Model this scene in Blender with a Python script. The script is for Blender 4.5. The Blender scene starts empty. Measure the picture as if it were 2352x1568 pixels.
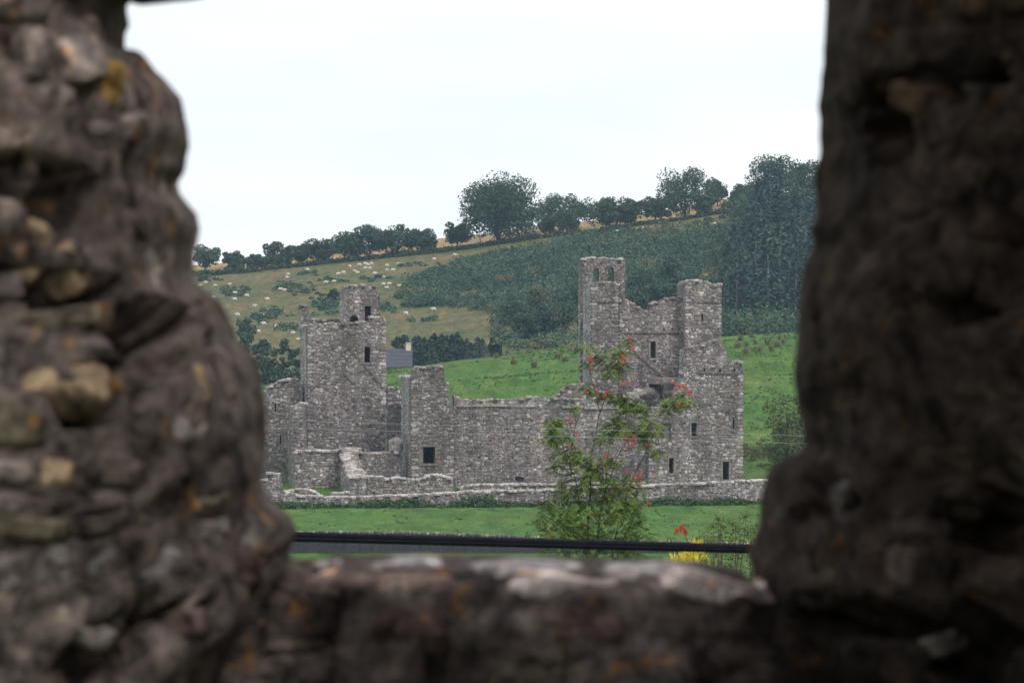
import bpy, bmesh, math, random
import numpy as np
from mathutils import Vector, Matrix, noise
from mathutils.geometry import tessellate_polygon

random.seed(7)
rng = np.random.default_rng(7)
R = math.radians
sc = bpy.context.scene
col = sc.collection

# ------------------------------------------------------------------ camera, sky, sun, exposure
FPX = 10595.0                 # focal length in pixels of a 2352 px wide picture
CX, CY, CZ = 1176.0, 784.0, 13.0
cam_d = bpy.data.cameras.new('camera')
cam = bpy.data.objects.new('camera', cam_d)
col.objects.link(cam)
cam.location = (0, 0, CZ)
cam.rotation_euler = (R(90), 0, 0)
cam_d.sensor_width = 22.2
cam_d.lens = 22.2 * FPX / 2352
cam_d.clip_start = 0.05
cam_d.clip_end = 9000
cam_d.dof.use_dof = True
cam_d.dof.focus_distance = 330
cam_d.dof.aperture_fstop = 9.0
sc.camera = cam

SUN_EL, SUN_AZ = 52, 140      # azimuth clockwise from +Y (the view direction)
w = bpy.data.worlds.new('World')
sc.world = w
w.use_nodes = True
nt = w.node_tree
nt.nodes.clear()
out = nt.nodes.new('ShaderNodeOutputWorld')
sky = nt.nodes.new('ShaderNodeTexSky')
sky.sky_type = 'NISHITA'
sky.sun_disc = False
sky.sun_elevation = R(SUN_EL)
sky.sun_rotation = R(SUN_AZ)
bg1 = nt.nodes.new('ShaderNodeBackground')
bg1.inputs['Strength'].default_value = 0.10
nt.links.new(sky.outputs[0], bg1.inputs[0])
bg2 = nt.nodes.new('ShaderNodeBackground')       # the even cloud cover
tc = nt.nodes.new('ShaderNodeTexCoord')
mp = nt.nodes.new('ShaderNodeMapping')
mp.inputs['Scale'].default_value = (2.0, 2.0, 9.0)
cn = nt.nodes.new('ShaderNodeTexNoise')
cn.inputs['Scale'].default_value = 2.6
cn.inputs['Detail'].default_value = 5
cr = nt.nodes.new('ShaderNodeValToRGB')
cr.color_ramp.elements[0].position = 0.36
cr.color_ramp.elements[0].color = (0.80, 0.85, 0.915, 1)
cr.color_ramp.elements[1].position = 0.62
cr.color_ramp.elements[1].color = (1.0, 1.0, 1.0, 1)
nt.links.new(tc.outputs['Generated'], mp.inputs[0])
nt.links.new(mp.outputs[0], cn.inputs[0])
nt.links.new(cn.outputs[0], cr.inputs[0])
nt.links.new(cr.outputs[0], bg2.inputs[0])
bg2.inputs['Strength'].default_value = 1.06
mixs = nt.nodes.new('ShaderNodeMixShader')
mixs.inputs[0].default_value = 0.86
nt.links.new(bg1.outputs[0], mixs.inputs[1])
nt.links.new(bg2.outputs[0], mixs.inputs[2])
nt.links.new(mixs.outputs[0], out.inputs[0])

sun_d = bpy.data.lights.new('sun', 'SUN')
sun_d.energy = 1.3
sun_d.angle = R(22)
sun_d.color = (1.0, 0.96, 0.9)
sun = bpy.data.objects.new('sun', sun_d)
col.objects.link(sun)
_az, _el = R(SUN_AZ), R(SUN_EL)
_sd = Vector((math.sin(_az) * math.cos(_el), math.cos(_az) * math.cos(_el), math.sin(_el)))
sun.rotation_euler = _sd.to_track_quat('Z', 'Y').to_euler()
sun.location = (30, -30, 80)

sc.view_settings.view_transform = 'Standard'
sc.view_settings.look = 'None'
sc.view_settings.gamma = 1.0
sc.view_settings.use_curve_mapping = False
sc.view_settings.exposure = 0.33
sc.render.engine = 'CYCLES'
sc.cycles.use_denoising = True
sc.cycles.max_bounces = 6
sc.cycles.diffuse_bounces = 4
sc.cycles.volume_bounces = 0
sc.cycles.transparent_max_bounces = 8

# ------------------------------------------------------------------ helpers
def at(px, py, Y):
    """point at depth Y metres on the sight line of picture point (px, py)"""
    return Vector(((px - CX) / FPX * Y, Y, CZ - (py - CY) / FPX * Y))

def tag(o, label=None, cat=None, group=None, kind=None):
    if label: o['label'] = label
    if cat: o['category'] = cat
    if group: o['group'] = group
    if kind: o['kind'] = kind
    return o

def empty(name, loc, label, cat, group=None):
    o = bpy.data.objects.new(name, None)
    o.empty_display_size = 0.2
    col.objects.link(o)
    o.location = loc
    return tag(o, label, cat, group)

def new_mesh(name, verts, faces, mat=None, smooth=False, colors=None):
    me = bpy.data.meshes.new(name)
    if isinstance(faces, np.ndarray):
        verts = np.asarray(verts, dtype=np.float32)
        nf, k = faces.shape
        me.vertices.add(len(verts))
        me.vertices.foreach_set('co', verts.ravel())
        me.loops.add(nf * k)
        me.loops.foreach_set('vertex_index', faces.astype(np.int32).ravel())
        me.polygons.add(nf)
        me.polygons.foreach_set('loop_start', np.arange(0, nf * k, k, dtype=np.int32))
        me.polygons.foreach_set('loop_total', np.full(nf, k, dtype=np.int32))
        me.update(calc_edges=True)
    else:
        me.from_pydata([tuple(v) for v in verts], [], [tuple(f) for f in faces])
    if colors is not None:
        a = me.color_attributes.new('Col', 'FLOAT_COLOR', 'POINT')
        c = np.ones((len(me.vertices), 4), dtype=np.float32)
        c[:, :3] = np.asarray(colors, dtype=np.float32)[:, :3]
        a.data.foreach_set('color', c.ravel())
    if mat is not None: me.materials.append(mat)
    if smooth:
        me.polygons.foreach_set('use_smooth', np.ones(len(me.polygons), dtype=bool))
    me.validate()
    return me

def obj(name, me, parent=None, thing_loc=None):
    """link a mesh made in world coordinates; thing_loc: where its parent Empty stands"""
    o = bpy.data.objects.new(name, me)
    col.objects.link(o)
    if parent is not None:
        o.parent = parent
        if thing_loc is not None:
            o.matrix_parent_inverse = Matrix.Translation(-Vector(thing_loc))
    return o

class MB:
    """collects boxes, tubes and prisms into one mesh"""
    def __init__(self): self.v, self.f = [], []
    def add(self, v, f):
        b = len(self.v)
        self.v += [tuple(p) for p in v]
        self.f += [tuple(i + b for i in q) for q in f]
    def box(self, lo, hi, m=None):
        x0, y0, z0 = lo; x1, y1, z1 = hi
        v = [Vector(p) for p in ((x0,y0,z0),(x1,y0,z0),(x1,y1,z0),(x0,y1,z0),(x0,y0,z1),(x1,y0,z1),(x1,y1,z1),(x0,y1,z1))]
        if m is not None: v = [m @ p for p in v]
        self.add(v, [(0,3,2,1),(4,5,6,7),(0,1,5,4),(1,2,6,5),(2,3,7,6),(3,0,4,7)])
    def tube(self, pts, rad, seg=6):
        pts = [Vector(p) for p in pts]
        v, f = [], []
        for i, p in enumerate(pts):
            d = (pts[min(i+1, len(pts)-1)] - pts[max(i-1, 0)]).normalized()
            a = d.orthogonal().normalized(); b = d.cross(a)
            r = rad[i] if hasattr(rad, '__len__') else rad
            for k in range(seg):
                t = 2 * math.pi * k / seg
                v.append(p + (a * math.cos(t) + b * math.sin(t)) * r)
        # rings built from neighbouring frames: re-align each ring with the one before
        for i in range(1, len(pts)):
            prev = v[(i-1)*seg:i*seg]; cur = v[i*seg:(i+1)*seg]
            best = min(range(seg), key=lambda s: sum((cur[(k+s) % seg] - pts[i] - prev[k] + pts[i-1]).length for k in range(seg)))
            v[i*seg:(i+1)*seg] = [cur[(k+best) % seg] for k in range(seg)]
        for i in range(len(pts)-1):
            for k in range(seg):
                f.append((i*seg+k, i*seg+(k+1) % seg, (i+1)*seg+(k+1) % seg, (i+1)*seg+k))
        f.append(tuple(range(seg))[::-1]); f.append(tuple(range((len(pts)-1)*seg, len(pts)*seg)))
        self.add(v, f)
    def mesh(self, name, mat, smooth=False): return new_mesh(name, self.v, self.f, mat, smooth)
    def build(self, name, mat, parent=None, loc=None, smooth=False):
        return obj(name, self.mesh(name, mat, smooth), parent, loc)

# ------------------------------------------------------------------ materials
def mat_new(name, rough=0.9, spec=0.2):
    m = bpy.data.materials.new(name)
    m.use_nodes = True
    n = m.node_tree.nodes
    b = n['Principled BSDF']
    b.inputs['Roughness'].default_value = rough
    b.inputs['Specular IOR Level'].default_value = spec
    return m, m.node_tree, b

def N(t, kind, **kw):
    n = t.nodes.new(kind)
    for k, v in kw.items(): setattr(n, k, v)
    return n

def noise_n(t, scale, detail=4, vec=None, rough=0.55):
    n = N(t, 'ShaderNodeTexNoise')
    n.inputs['Scale'].default_value = scale
    n.inputs['Detail'].default_value = detail
    n.inputs['Roughness'].default_value = rough
    if vec is not None: t.links.new(vec, n.inputs['Vector'])
    return n

def ramp(t, src, stops):
    r = N(t, 'ShaderNodeValToRGB')
    e = r.color_ramp.elements
    while len(e) < len(stops): e.new(0.5)
    for el, (p, c) in zip(e, stops):
        el.position = p
        el.color = (*c, 1) if len(c) == 3 else c
    t.links.new(src, r.inputs[0])
    return r

def mixc(t, fac, a, b, mode='MIX'):
    m = N(t, 'ShaderNodeMix', data_type='RGBA', blend_type=mode)
    if isinstance(fac, (int, float)): m.inputs[0].default_value = fac
    else: t.links.new(fac, m.inputs[0])
    for i, s in ((6, a), (7, b)):
        if isinstance(s, tuple): m.inputs[i].default_value = (*s, 1)
        else: t.links.new(s, m.inputs[i])
    return m.outputs[2]

def pos(t): return N(t, 'ShaderNodeNewGeometry').outputs['Position']

def bump(t, b, src, strength, dist):
    n = N(t, 'ShaderNodeBump')
    n.inputs['Strength'].default_value = strength
    n.inputs['Distance'].default_value = dist
    t.links.new(src, n.inputs['Height'])
    t.links.new(n.outputs[0], b.inputs['Normal'])

def stone_mat(name, source, grain, lichen=0.0, orange=0.0, moss=0.0):
    """source: 'attr' takes the tone of each stone from the mesh, 'object' from the object's colour"""
    m, t, b = mat_new(name, 0.92, 0.15)
    if source == 'attr':
        base = N(t, 'ShaderNodeAttribute', attribute_name='Col').outputs['Color']
    elif source == 'object':
        base = N(t, 'ShaderNodeObjectInfo').outputs['Color']
    else:
        rgb = N(t, 'ShaderNodeRGB'); rgb.outputs[0].default_value = (*source, 1); base = rgb.outputs[0]
    p = pos(t)
    n1 = noise_n(t, grain, 5, p)
    c = mixc(t, 1.0, base, ramp(t, n1.outputs[0], [(0.28, (0.5, 0.5, 0.5)), (0.72, (1.45, 1.42, 1.4))]).outputs[0], 'MULTIPLY')
    if grain < 10:
        dv = N(t, 'ShaderNodeVectorMath', operation='MULTIPLY_ADD')
        nd = noise_n(t, grain * 1.6, 2, p)
        t.links.new(nd.outputs['Color'], dv.inputs[0]); dv.inputs[1].default_value = (0.16,) * 3; t.links.new(p, dv.inputs[2])
        vo = N(t, 'ShaderNodeTexVoronoi'); vo.inputs['Scale'].default_value = grain * 0.8
        t.links.new(dv.outputs[0], vo.inputs['Vector'])
        sp = N(t, 'ShaderNodeSeparateColor'); t.links.new(vo.outputs['Color'], sp.inputs[0])
        big = noise_n(t, grain * 0.07, 3, p)
        thr = N(t, 'ShaderNodeMath', operation='MULTIPLY_ADD'); t.links.new(big.outputs[0], thr.inputs[0]); thr.inputs[1].default_value = 2.2; thr.inputs[2].default_value = -0.76
        sel = N(t, 'ShaderNodeMath', operation='LESS_THAN'); t.links.new(sp.outputs[0], sel.inputs[0]); t.links.new(thr.outputs[0], sel.inputs[1])
        rad = N(t, 'ShaderNodeMath', operation='MULTIPLY_ADD'); t.links.new(sp.outputs[1], rad.inputs[0]); rad.inputs[1].default_value = 0.26; rad.inputs[2].default_value = 0.14
        dsk = N(t, 'ShaderNodeMath', operation='LESS_THAN'); t.links.new(vo.outputs['Distance'], dsk.inputs[0]); t.links.new(rad.outputs[0], dsk.inputs[1])
        both = N(t, 'ShaderNodeMath', operation='MULTIPLY'); t.links.new(sel.outputs[0], both.inputs[0]); t.links.new(dsk.outputs[0], both.inputs[1])
        sc_ = N(t, 'ShaderNodeMath', operation='MULTIPLY'); t.links.new(both.outputs[0], sc_.inputs[0]); sc_.inputs[1].default_value = 0.85
        c = mixc(t, sc_.outputs[0], c, (0.60, 0.585, 0.565))
    if lichen:
        n2 = noise_n(t, grain * 1.35, 3, p)
        k = ramp(t, n2.outputs[0], [(0.60 - 0.10 * lichen, (0, 0, 0)), (0.66 - 0.10 * lichen, (1, 1, 1))])
        c = mixc(t, k.outputs[0], c, (0.43, 0.42, 0.395))
    if orange:
        n3 = noise_n(t, grain * 0.5, 2, p)
        k = ramp(t, n3.outputs[0], [(0.70 - 0.05 * orange, (0, 0, 0)), (0.74 - 0.05 * orange, (1, 1, 1))])
        c = mixc(t, k.outputs[0], c, (0.36, 0.20, 0.055))
    if grain < 10:
        ms = N(t, 'ShaderNodeMapping'); ms.inputs['Scale'].default_value = (0.9, 0.9, 0.10); t.links.new(p, ms.inputs[0])
        n5 = noise_n(t, 1.0, 4, ms.outputs[0], 0.6)
        n6 = noise_n(t, 0.28, 3, p, 0.6)
        c = mixc(t, 1.0, c, ramp(t, n5.outputs[0], [(0.35, (0.68, 0.67, 0.68)), (0.62, (1.12, 1.1, 1.1))]).outputs[0], 'MULTIPLY')
        c = mixc(t, 1.0, c, ramp(t, n6.outputs[0], [(0.35, (0.82, 0.80, 0.80)), (0.62, (1.15, 1.12, 1.12))]).outputs[0], 'MULTIPLY')
    if moss:
        n4 = noise_n(t, grain * 0.22, 4, p)
        k = ramp(t, n4.outputs[0], [(0.50, (0, 0, 0)), (0.68, (moss, moss, moss))])
        c = mixc(t, k.outputs[0], c, (0.135, 0.115, 0.080))
    t.links.new(c, b.inputs['Base Color'])
    bump(t, b, n1.outputs[0], 0.6, 0.25 / grain)
    return m

M = {}
M['stone'] = stone_mat('rubble_stone', 'attr', 5.0, lichen=-0.2, moss=0.5)
M['stone_o'] = stone_mat('rubble_stone_single', 'object', 5.0, lichen=-0.2, moss=0.5)
M['mortar'] = stone_mat('lime_mortar', (0.205, 0.184, 0.183), 3.5, lichen=-0.2, moss=0.3)
M['cap'] = stone_mat('lichened_cap', 'attr', 4.0, lichen=0.5)
def near_mat(name, source):
    """weathered rubble seen close: blotches at several sizes, pale and orange lichen, dark algae"""
    m, t, b = mat_new(name, 0.95, 0.1)
    if source == 'object': base = N(t, 'ShaderNodeObjectInfo').outputs['Color']
    else: base = N(t, 'ShaderNodeAttribute', attribute_name='Col').outputs['Color']
    p = pos(t)
    n0 = noise_n(t, 9.0, 4, p, 0.6); n1 = noise_n(t, 30.0, 6, p, 0.7); n2 = noise_n(t, 80.0, 4, p)
    n0.inputs['Distortion'].default_value = 0.8; n1.inputs['Distortion'].default_value = 0.5
    c = mixc(t, 1.0, base, ramp(t, n0.outputs[0], [(0.36, (0.30, 0.28, 0.28)), (0.44, (0.85, 0.82, 0.82)), (0.56, (1.1, 1.08, 1.08)), (0.66, (1.7, 1.62, 1.55))]).outputs[0], 'MULTIPLY')
    c = mixc(t, 1.0, c, ramp(t, n1.outputs[0], [(0.34, (0.28, 0.26, 0.26)), (0.48, (1.0, 0.98, 0.97)), (0.66, (1.9, 1.82, 1.75))]).outputs[0], 'MULTIPLY')
    nw = noise_n(t, 13.0, 3, p); nw.inputs['Distortion'].default_value = 0.6
    c = mixc(t, ramp(t, nw.outputs[0], [(0.60, (0, 0, 0)), (0.66, (0.8, 0.8, 0.8))]).outputs[0], c, mixc(t, 1.0, (1.55, 1.5, 1.45), c, 'MULTIPLY'))
    mo = N(t, 'ShaderNodeMapping'); mo.inputs['Location'].default_value = (3.1, 1.7, 5.3); t.links.new(p, mo.inputs[0])
    no = noise_n(t, 17.0, 3, mo.outputs[0])
    c = mixc(t, ramp(t, no.outputs[0], [(0.635, (0, 0, 0)), (0.69, (0.8, 0.8, 0.8))]).outputs[0], c, mixc(t, 1.0, (2.5, 1.65, 0.72), c, 'MULTIPLY'))
    t.links.new(c, b.inputs['Base Color'])
    ad = N(t, 'ShaderNodeMath', operation='MULTIPLY_ADD'); t.links.new(n2.outputs[0], ad.inputs[0]); ad.inputs[1].default_value = 0.4; t.links.new(n1.outputs[0], ad.inputs[2])
    bump(t, b, ad.outputs[0], 1.0, 0.03)
    return m
M['near_stone'] = near_mat('window_stone', 'object')
M['near_core'] = near_mat('window_mortar', 'attr')

def leaf_mat(name, dark, light, scale, accent=None, accent_at=0.66):
    m, t, b = mat_new(name, 0.7, 0.25)
    p = pos(t)
    n = noise_n(t, scale, 4, p)
    c = ramp(t, n.outputs[0], [(0.3, dark), (0.7, light)]).outputs[0]
    if accent:
        n2 = noise_n(t, scale * 1.7, 2, p)
        k = ramp(t, n2.outputs[0], [(accent_at, (0, 0, 0)), (accent_at + 0.05, (1, 1, 1))])
        c = mixc(t, k.outputs[0], c, accent)
    t.links.new(c, b.inputs['Base Color'])
    return m

M['far_leaf'] = leaf_mat('far_foliage', (0.032, 0.062, 0.042), (0.080, 0.125, 0.070), 0.30)
M['far_leaf2'] = leaf_mat('far_foliage_olive', (0.036, 0.056, 0.030), (0.090, 0.112, 0.055), 0.35)
M['conifer'] = leaf_mat('conifer_needles', (0.030, 0.062, 0.058), (0.080, 0.125, 0.104), 0.12)
M['scrub'] = leaf_mat('bracken_scrub', (0.020, 0.056, 0.042), (0.088, 0.142, 0.080), 0.06, (0.135, 0.138, 0.070), 0.60)  # bluish leaf colour makes up for part of the distance haze
M['weed'] = leaf_mat('nettle_leaves', (0.020, 0.055, 0.020), (0.070, 0.130, 0.040), 1.2, (0.12, 0.12, 0.05), 0.64)
M['pasture'] = leaf_mat('pasture_grass', (0.050, 0.105, 0.022), (0.105, 0.175, 0.040), 0.5, (0.16, 0.145, 0.07), 0.63)
M['tuft'] = leaf_mat('tuft_grass', (0.045, 0.095, 0.028), (0.085, 0.135, 0.045), 1.2)
M['rowan_leaf'] = leaf_mat('rowan_leaves', (0.065, 0.112, 0.024), (0.170, 0.235, 0.050), 4.0, (0.30, 0.35, 0.05), 0.66)
M['bush_leaf'] = leaf_mat('hawthorn_leaves', (0.050, 0.085, 0.024), (0.145, 0.160, 0.048), 3.0, (0.24, 0.14, 0.05), 0.62)
M['yellow_leaf'] = leaf_mat('yellow_leaves', (0.45, 0.33, 0.02), (0.72, 0.58, 0.06), 9.0)
M['red_leaf'] = leaf_mat('red_leaves', (0.35, 0.035, 0.02), (0.50, 0.07, 0.03), 9.0)
M['rush'] = leaf_mat('dry_rushes', (0.105, 0.115, 0.045), (0.25, 0.205, 0.12), 1.5)
M['hedge'] = leaf_mat('hedge_leaves', (0.020, 0.036, 0.020), (0.055, 0.070, 0.035), 0.4, (0.10, 0.075, 0.05), 0.62)

def plain(name, c, scale, var=0.3, rough=0.85, spec=0.2, bumpd=0):
    m, t, b = mat_new(name, rough, spec)
    n = noise_n(t, scale, 4, pos(t))
    lo = tuple(x * (1 - var) for x in c); hi = tuple(min(1, x * (1 + var)) for x in c)
    t.links.new(ramp(t, n.outputs[0], [(0.3, lo), (0.7, hi)]).outputs[0], b.inputs['Base Color'])
    if bumpd: bump(t, b, n.outputs[0], 0.6, bumpd)
    return m
M['bark'] = plain('grey_bark', (0.105, 0.095, 0.08), 20, 0.4)
M['pale_bark'] = plain('pale_bark', (0.26, 0.24, 0.215), 2.0, 0.3)
M['far_bark'] = plain('far_bark', (0.075, 0.065, 0.055), 2.0, 0.3)
M['berry'] = plain('red_berries', (0.58, 0.060, 0.022), 25, 0.3, 0.35, 0.5)
M['petal'] = plain('cream_petals', (0.75, 0.70, 0.52), 30, 0.15)
M['cable'] = plain('black_cable', (0.011, 0.012, 0.017), 30, 0.3, 0.8, 0.06)
M['wire'] = plain('galvanised_wire', (0.33, 0.34, 0.36), 30, 0.2, 0.5, 0.4)
M['pole'] = plain('tarred_pole', (0.07, 0.055, 0.042), 12, 0.4)
M['fleece'] = plain('sheep_fleece', (0.66, 0.57, 0.50), 4, 0.12)
M['slate'] = plain('slate_roof', (0.075, 0.078, 0.095), 3, 0.2, 0.7)
M['render'] = plain('cream_render', (0.62, 0.56, 0.44), 2, 0.12)
M['glass'] = plain('window_glass', (0.03, 0.035, 0.045), 2, 0.2, 0.1, 0.5)

# ------------------------------------------------------------------ the ground
def lerp_tab(tab, x):
    if x <= tab[0][0]: return tab[0][1]
    for (a, va), (b, vb) in zip(tab, tab[1:]):
        if x <= b:
            k = (x - a) / (b - a)
            k = k * k * (3 - 2 * k) * 0.35 + k * 0.65
            return va + (vb - va) * k
    return tab[-1][1]

NEAR = [(-80, 13.5), (-6, 11.55), (6.3, 11.40), (7.5, 9.6), (20, 7.3), (40, 5.9), (75, 4.4), (150, 1.6), (230, -0.1),
        (290, -0.95), (312, -1.0), (375, -0.5), (390, 0.10), (400, 0.68), (425, 1.0)]
CREST = [(-400, 2), (-60, 6.4), (-30, 7.7), (-14.6, 9.6), (-4, 11.0), (8.1, 12.3), (25.6, 13.6), (34.6, 14.1), (62, 15.3), (300, 20)]
RIDGE = [(-900, -4), (-400, 12), (-150, 24), (-68, 29.6), (-16.6, 35.3), (15.5, 39.0), (30.6, 41.2), (44.7, 43.8), (66, 46.0), (150, 52), (400, 60), (900, 62)]

def smooth01(k):
    k = max(0.0, min(1.0, k)); return k * k * (3 - 2 * k)

def ground_z(X, Y):
    if Y <= 425:
        return lerp_tab(NEAR, Y)
    zc = lerp_tab(CREST, X); zr = lerp_tab(RIDGE, X)
    if Y <= 560:
        k = (Y - 425) / 135.0
        e = math.sin(min(1, k) * math.pi / 2)
        z = 1.0 + (zc - 1.0) * (0.35 * k + 0.65 * e) 
        z += 0.28 * math.sin(Y * 0.36 + 0.045 * X + 1.4 * noise.noise(Vector((X * 0.03, Y * 0.05, 3)))) * smooth01(k * 3) * smooth01((1 - k) * 3)
        return z
    zb = zc - 3.5
    if Y <= 630:
        return zc + (zb - zc) * smooth01((Y - 560) / 70.0)
    if Y <= 1000:
        k = (Y - 630) / 370.0
        z = zb + (zr - zb) * (0.82 * k + 0.18 * smooth01(k))
        return z + 0.9 * noise.noise(Vector((X * 0.02, Y * 0.02, 1.0))) * smooth01(k * 4) * smooth01((1 - k) * 4)
    return zr - 0.02 * (Y - 1000) - 0.00002 * (Y - 1000) ** 2

def hit(px, py, y0=428.0, y1=1100.0, step=4.0):
    """where the sight line of a picture point meets the ground beyond y0"""
    a, b = (px - CX) / FPX, -(py - CY) / FPX
    Y = y0
    while Y < y1:
        if CZ + b * Y <= ground_z(a * Y, Y):
            lo, hi = Y - step, Y
            for _ in range(12):
                m = (lo + hi) / 2
                if CZ + b * m <= ground_z(a * m, m): hi = m
                else: lo = m
            return Vector((a * hi, hi, ground_z(a * hi, hi)))
        Y += step
    Y = 985.0
    return Vector((a * Y, Y, ground_z(a * Y, Y)))

def span(pieces):
    r = []
    for a, b, s in pieces:
        n = max(1, int(round((b - a) / s)))
        r += [a + (b - a) * i / n for i in range(n)]
    return r + [pieces[-1][1]]

xs = span([(-1400, -400, 100), (-400, -120, 20), (-120, 120, 1.6), (120, 400, 20), (400, 1400, 100)])
ys = span([(-80, -6, 12), (-6, 10, 0.8), (10, 60, 3), (60, 280, 8), (280, 440, 1.6), (440, 660, 1.8), (660, 1010, 3.0), (1010, 1100, 15), (1100, 2600, 100)])
C_GRASS = np.array((0.066, 0.134, 0.030)); C_LAWN = np.array((0.064, 0.134, 0.031))
C_HILL = np.array((0.138, 0.120, 0.062)); C_HILLG = np.array((0.068, 0.092, 0.040)); C_GOLD = np.array((0.27, 0.200, 0.115)); C_NEAR = np.array((0.06, 0.12, 0.03))
def ground_col(X, Y):
    n = noise.noise(Vector((X * 0.03, Y * 0.03, 7))) * 0.5 + noise.noise(Vector((X * 0.11, Y * 0.11, 2))) * 0.5
    if Y < 290: c = C_NEAR
    elif Y < 428: c = C_LAWN * (1 + 0.15 * n)
    elif Y < 575:
        st = noise.noise(Vector((X * 0.02, Y * 0.16, 9)))
        c = C_GRASS * (1 + 0.22 * st + 0.2 * n)
        k = smooth01((st - 0.15) * 2.2) * 0.35
        c = c * (1 - k) + np.array((0.10, 0.115, 0.05)) * k
    elif Y < 944:
        k = smooth01(0.40 + 1.2 * n + 0.25 * noise.noise(Vector((X * 0.015, Y * 0.07, 4))))
        c = C_HILL * (1 - k) + C_HILLG * k
    else:
        c = C_GOLD * (1 + 0.25 * n)
    return c
gv, gc = [], []
for Y in ys:
    for X in xs:
        gv.append((X, Y, ground_z(X, Y)))
        gc.append(ground_col(X, Y))
nx, ny = len(xs), len(ys)
ii, jj = np.meshgrid(np.arange(nx - 1), np.arange(ny - 1))
b0 = (jj * nx + ii).ravel()
gf = np.stack([b0, b0 + 1, b0 + nx + 1, b0 + nx], 1)
m, t, b = mat_new('meadow', 0.95, 0.1)
p = pos(t)
att = N(t, 'ShaderNodeAttribute', attribute_name='Col').outputs['Color']
mpn = N(t, 'ShaderNodeMapping'); mpn.inputs['Scale'].default_value = (0.9, 0.16, 0.9)
t.links.new(p, mpn.inputs[0])
na = noise_n(t, 0.8, 6, mpn.outputs[0], 0.7)
nb = noise_n(t, 3.5, 4, mpn.outputs[0], 0.65)
nc = noise_n(t, 0.22, 4, mpn.outputs[0], 0.6)
c1 = mixc(t, 1.0, att, ramp(t, na.outputs[0], [(0.30, (0.52, 0.58, 0.52)), (0.70, (1.45, 1.38, 1.35))]).outputs[0], 'MULTIPLY')
c2 = mixc(t, 1.0, c1, ramp(t, nb.outputs[0], [(0.3, (0.66, 0.7, 0.66)), (0.7, (1.3, 1.28, 1.25))]).outputs[0], 'MULTIPLY')
c2 = mixc(t, 1.0, c2, ramp(t, nc.outputs[0], [(0.35, (0.85, 0.98, 0.9)), (0.65, (1.3, 1.06, 1.0))]).outputs[0], 'MULTIPLY')
t.links.new(c2, b.inputs['Base Color'])
bump(t, b, na.outputs[0], 0.7, 0.5)
ground = obj('ground', new_mesh('ground', np.array(gv), gf, m, True, np.array(gc)))
tag(ground, 'green valley meadow rising to a tan and olive hillside', 'ground', kind='structure')

# ------------------------------------------------------------------ masonry
PAL = [((0.275, 0.250, 0.252), 30), ((0.232, 0.210, 0.212), 26), ((0.145, 0.133, 0.134), 20), ((0.245, 0.212, 0.182), 8),
       ((0.320, 0.268, 0.258), 9), ((0.50, 0.485, 0.47), 6), ((0.40, 0.385, 0.375), 6)]
def tone(white=1.0, dark=1.0):
    if white == 2.2: return random.choice([(0.36, 0.36, 0.365), (0.44, 0.44, 0.44), (0.29, 0.29, 0.295), (0.52, 0.52, 0.51)])
    ws = [a[1] for a in PAL]
    ws[5] *= white; ws[6] *= white; ws[2] *= dark
    c = random.choices([a[0] for a in PAL], ws)[0]
    k = random.uniform(0.82, 1.18)
    return tuple(x * k for x in c)

def inside(poly, x, y):
    r = False
    j = len(poly) - 1
    for i in range(len(poly)):
        xi, yi = poly[i]; xj, yj = poly[j]
        if (yi > y) != (yj > y) and x < (xj - xi) * (y - yi) / (yj - yi) + xi: r = not r
        j = i
    return r

def rough(poly, amp, step, zfix):
    """break straight edges of an outline into an uneven line; points at or below zfix stay"""
    r = []
    for i, a in enumerate(poly):
        b = poly[(i + 1) % len(poly)]
        r.append(a)
        L = math.hypot(b[0] - a[0], b[1] - a[1])
        if max(a[1], b[1]) <= zfix + 0.05: continue
        flat = abs(b[1] - a[1]) < 0.8 * abs(b[0] - a[0])
        n = int(L / step)
        for k in range(1, n):
            q = k / n
            x = a[0] + (b[0] - a[0]) * q; y = a[1] + (b[1] - a[1]) * q
            if flat: y += random.uniform(-1, 1) * amp
            else: x += random.uniform(-0.35, 0.35) * amp
            r.append((x, y))
    return r

def unit_stone(seed):
    rr = random.Random(seed)
    base = [(-0.5, -0.5), (0.5, -0.5), (0.5, 0.5), (-0.5, 0.5)]
    ring, top = [], []
    n = 8
    for k in range(n):
        a = 2 * math.pi * (k + 0.5) / n
        q = 1 / max(abs(math.cos(a)), abs(math.sin(a)))
        q = 0.5 * (0.35 + 0.65 * q) * rr.uniform(0.9, 1.06)
        ring.append((q * math.cos(a), q * math.sin(a)))
        top.append((q * 0.78 * math.cos(a), q * 0.78 * math.sin(a), rr.uniform(0.8, 1.1)))
    v = [(x, y, -0.6) for x, y in ring] + [(x, y, rr.uniform(0.35, 0.6)) for x, y in ring] + top
    f = []
    for k in range(n):
        j = (k + 1) % n
        f += [(k, j, n + j, n + k), (n + k, n + j, 2 * n + j, 2 * n + k)]
    f.append(tuple(range(2 * n, 3 * n)))
    return v, f
STONES = [unit_stone(s) for s in range(8)]
STONE_ME = []
for i, (v, f) in enumerate(STONES):
    STONE_ME.append(new_mesh('stone_shape', v, f, M['stone_o']))

class Frame:
    """a vertical wall face: origin, direction along it, outward normal"""
    def __init__(self, o, u, n): self.o, self.u, self.n = Vector(o), Vector(u).normalized(), Vector(n).normalized()
    def p(self, a, z, d=0.0):
        q = self.o + self.u * a + self.n * d
        return Vector((q.x, q.y, z))

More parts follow.
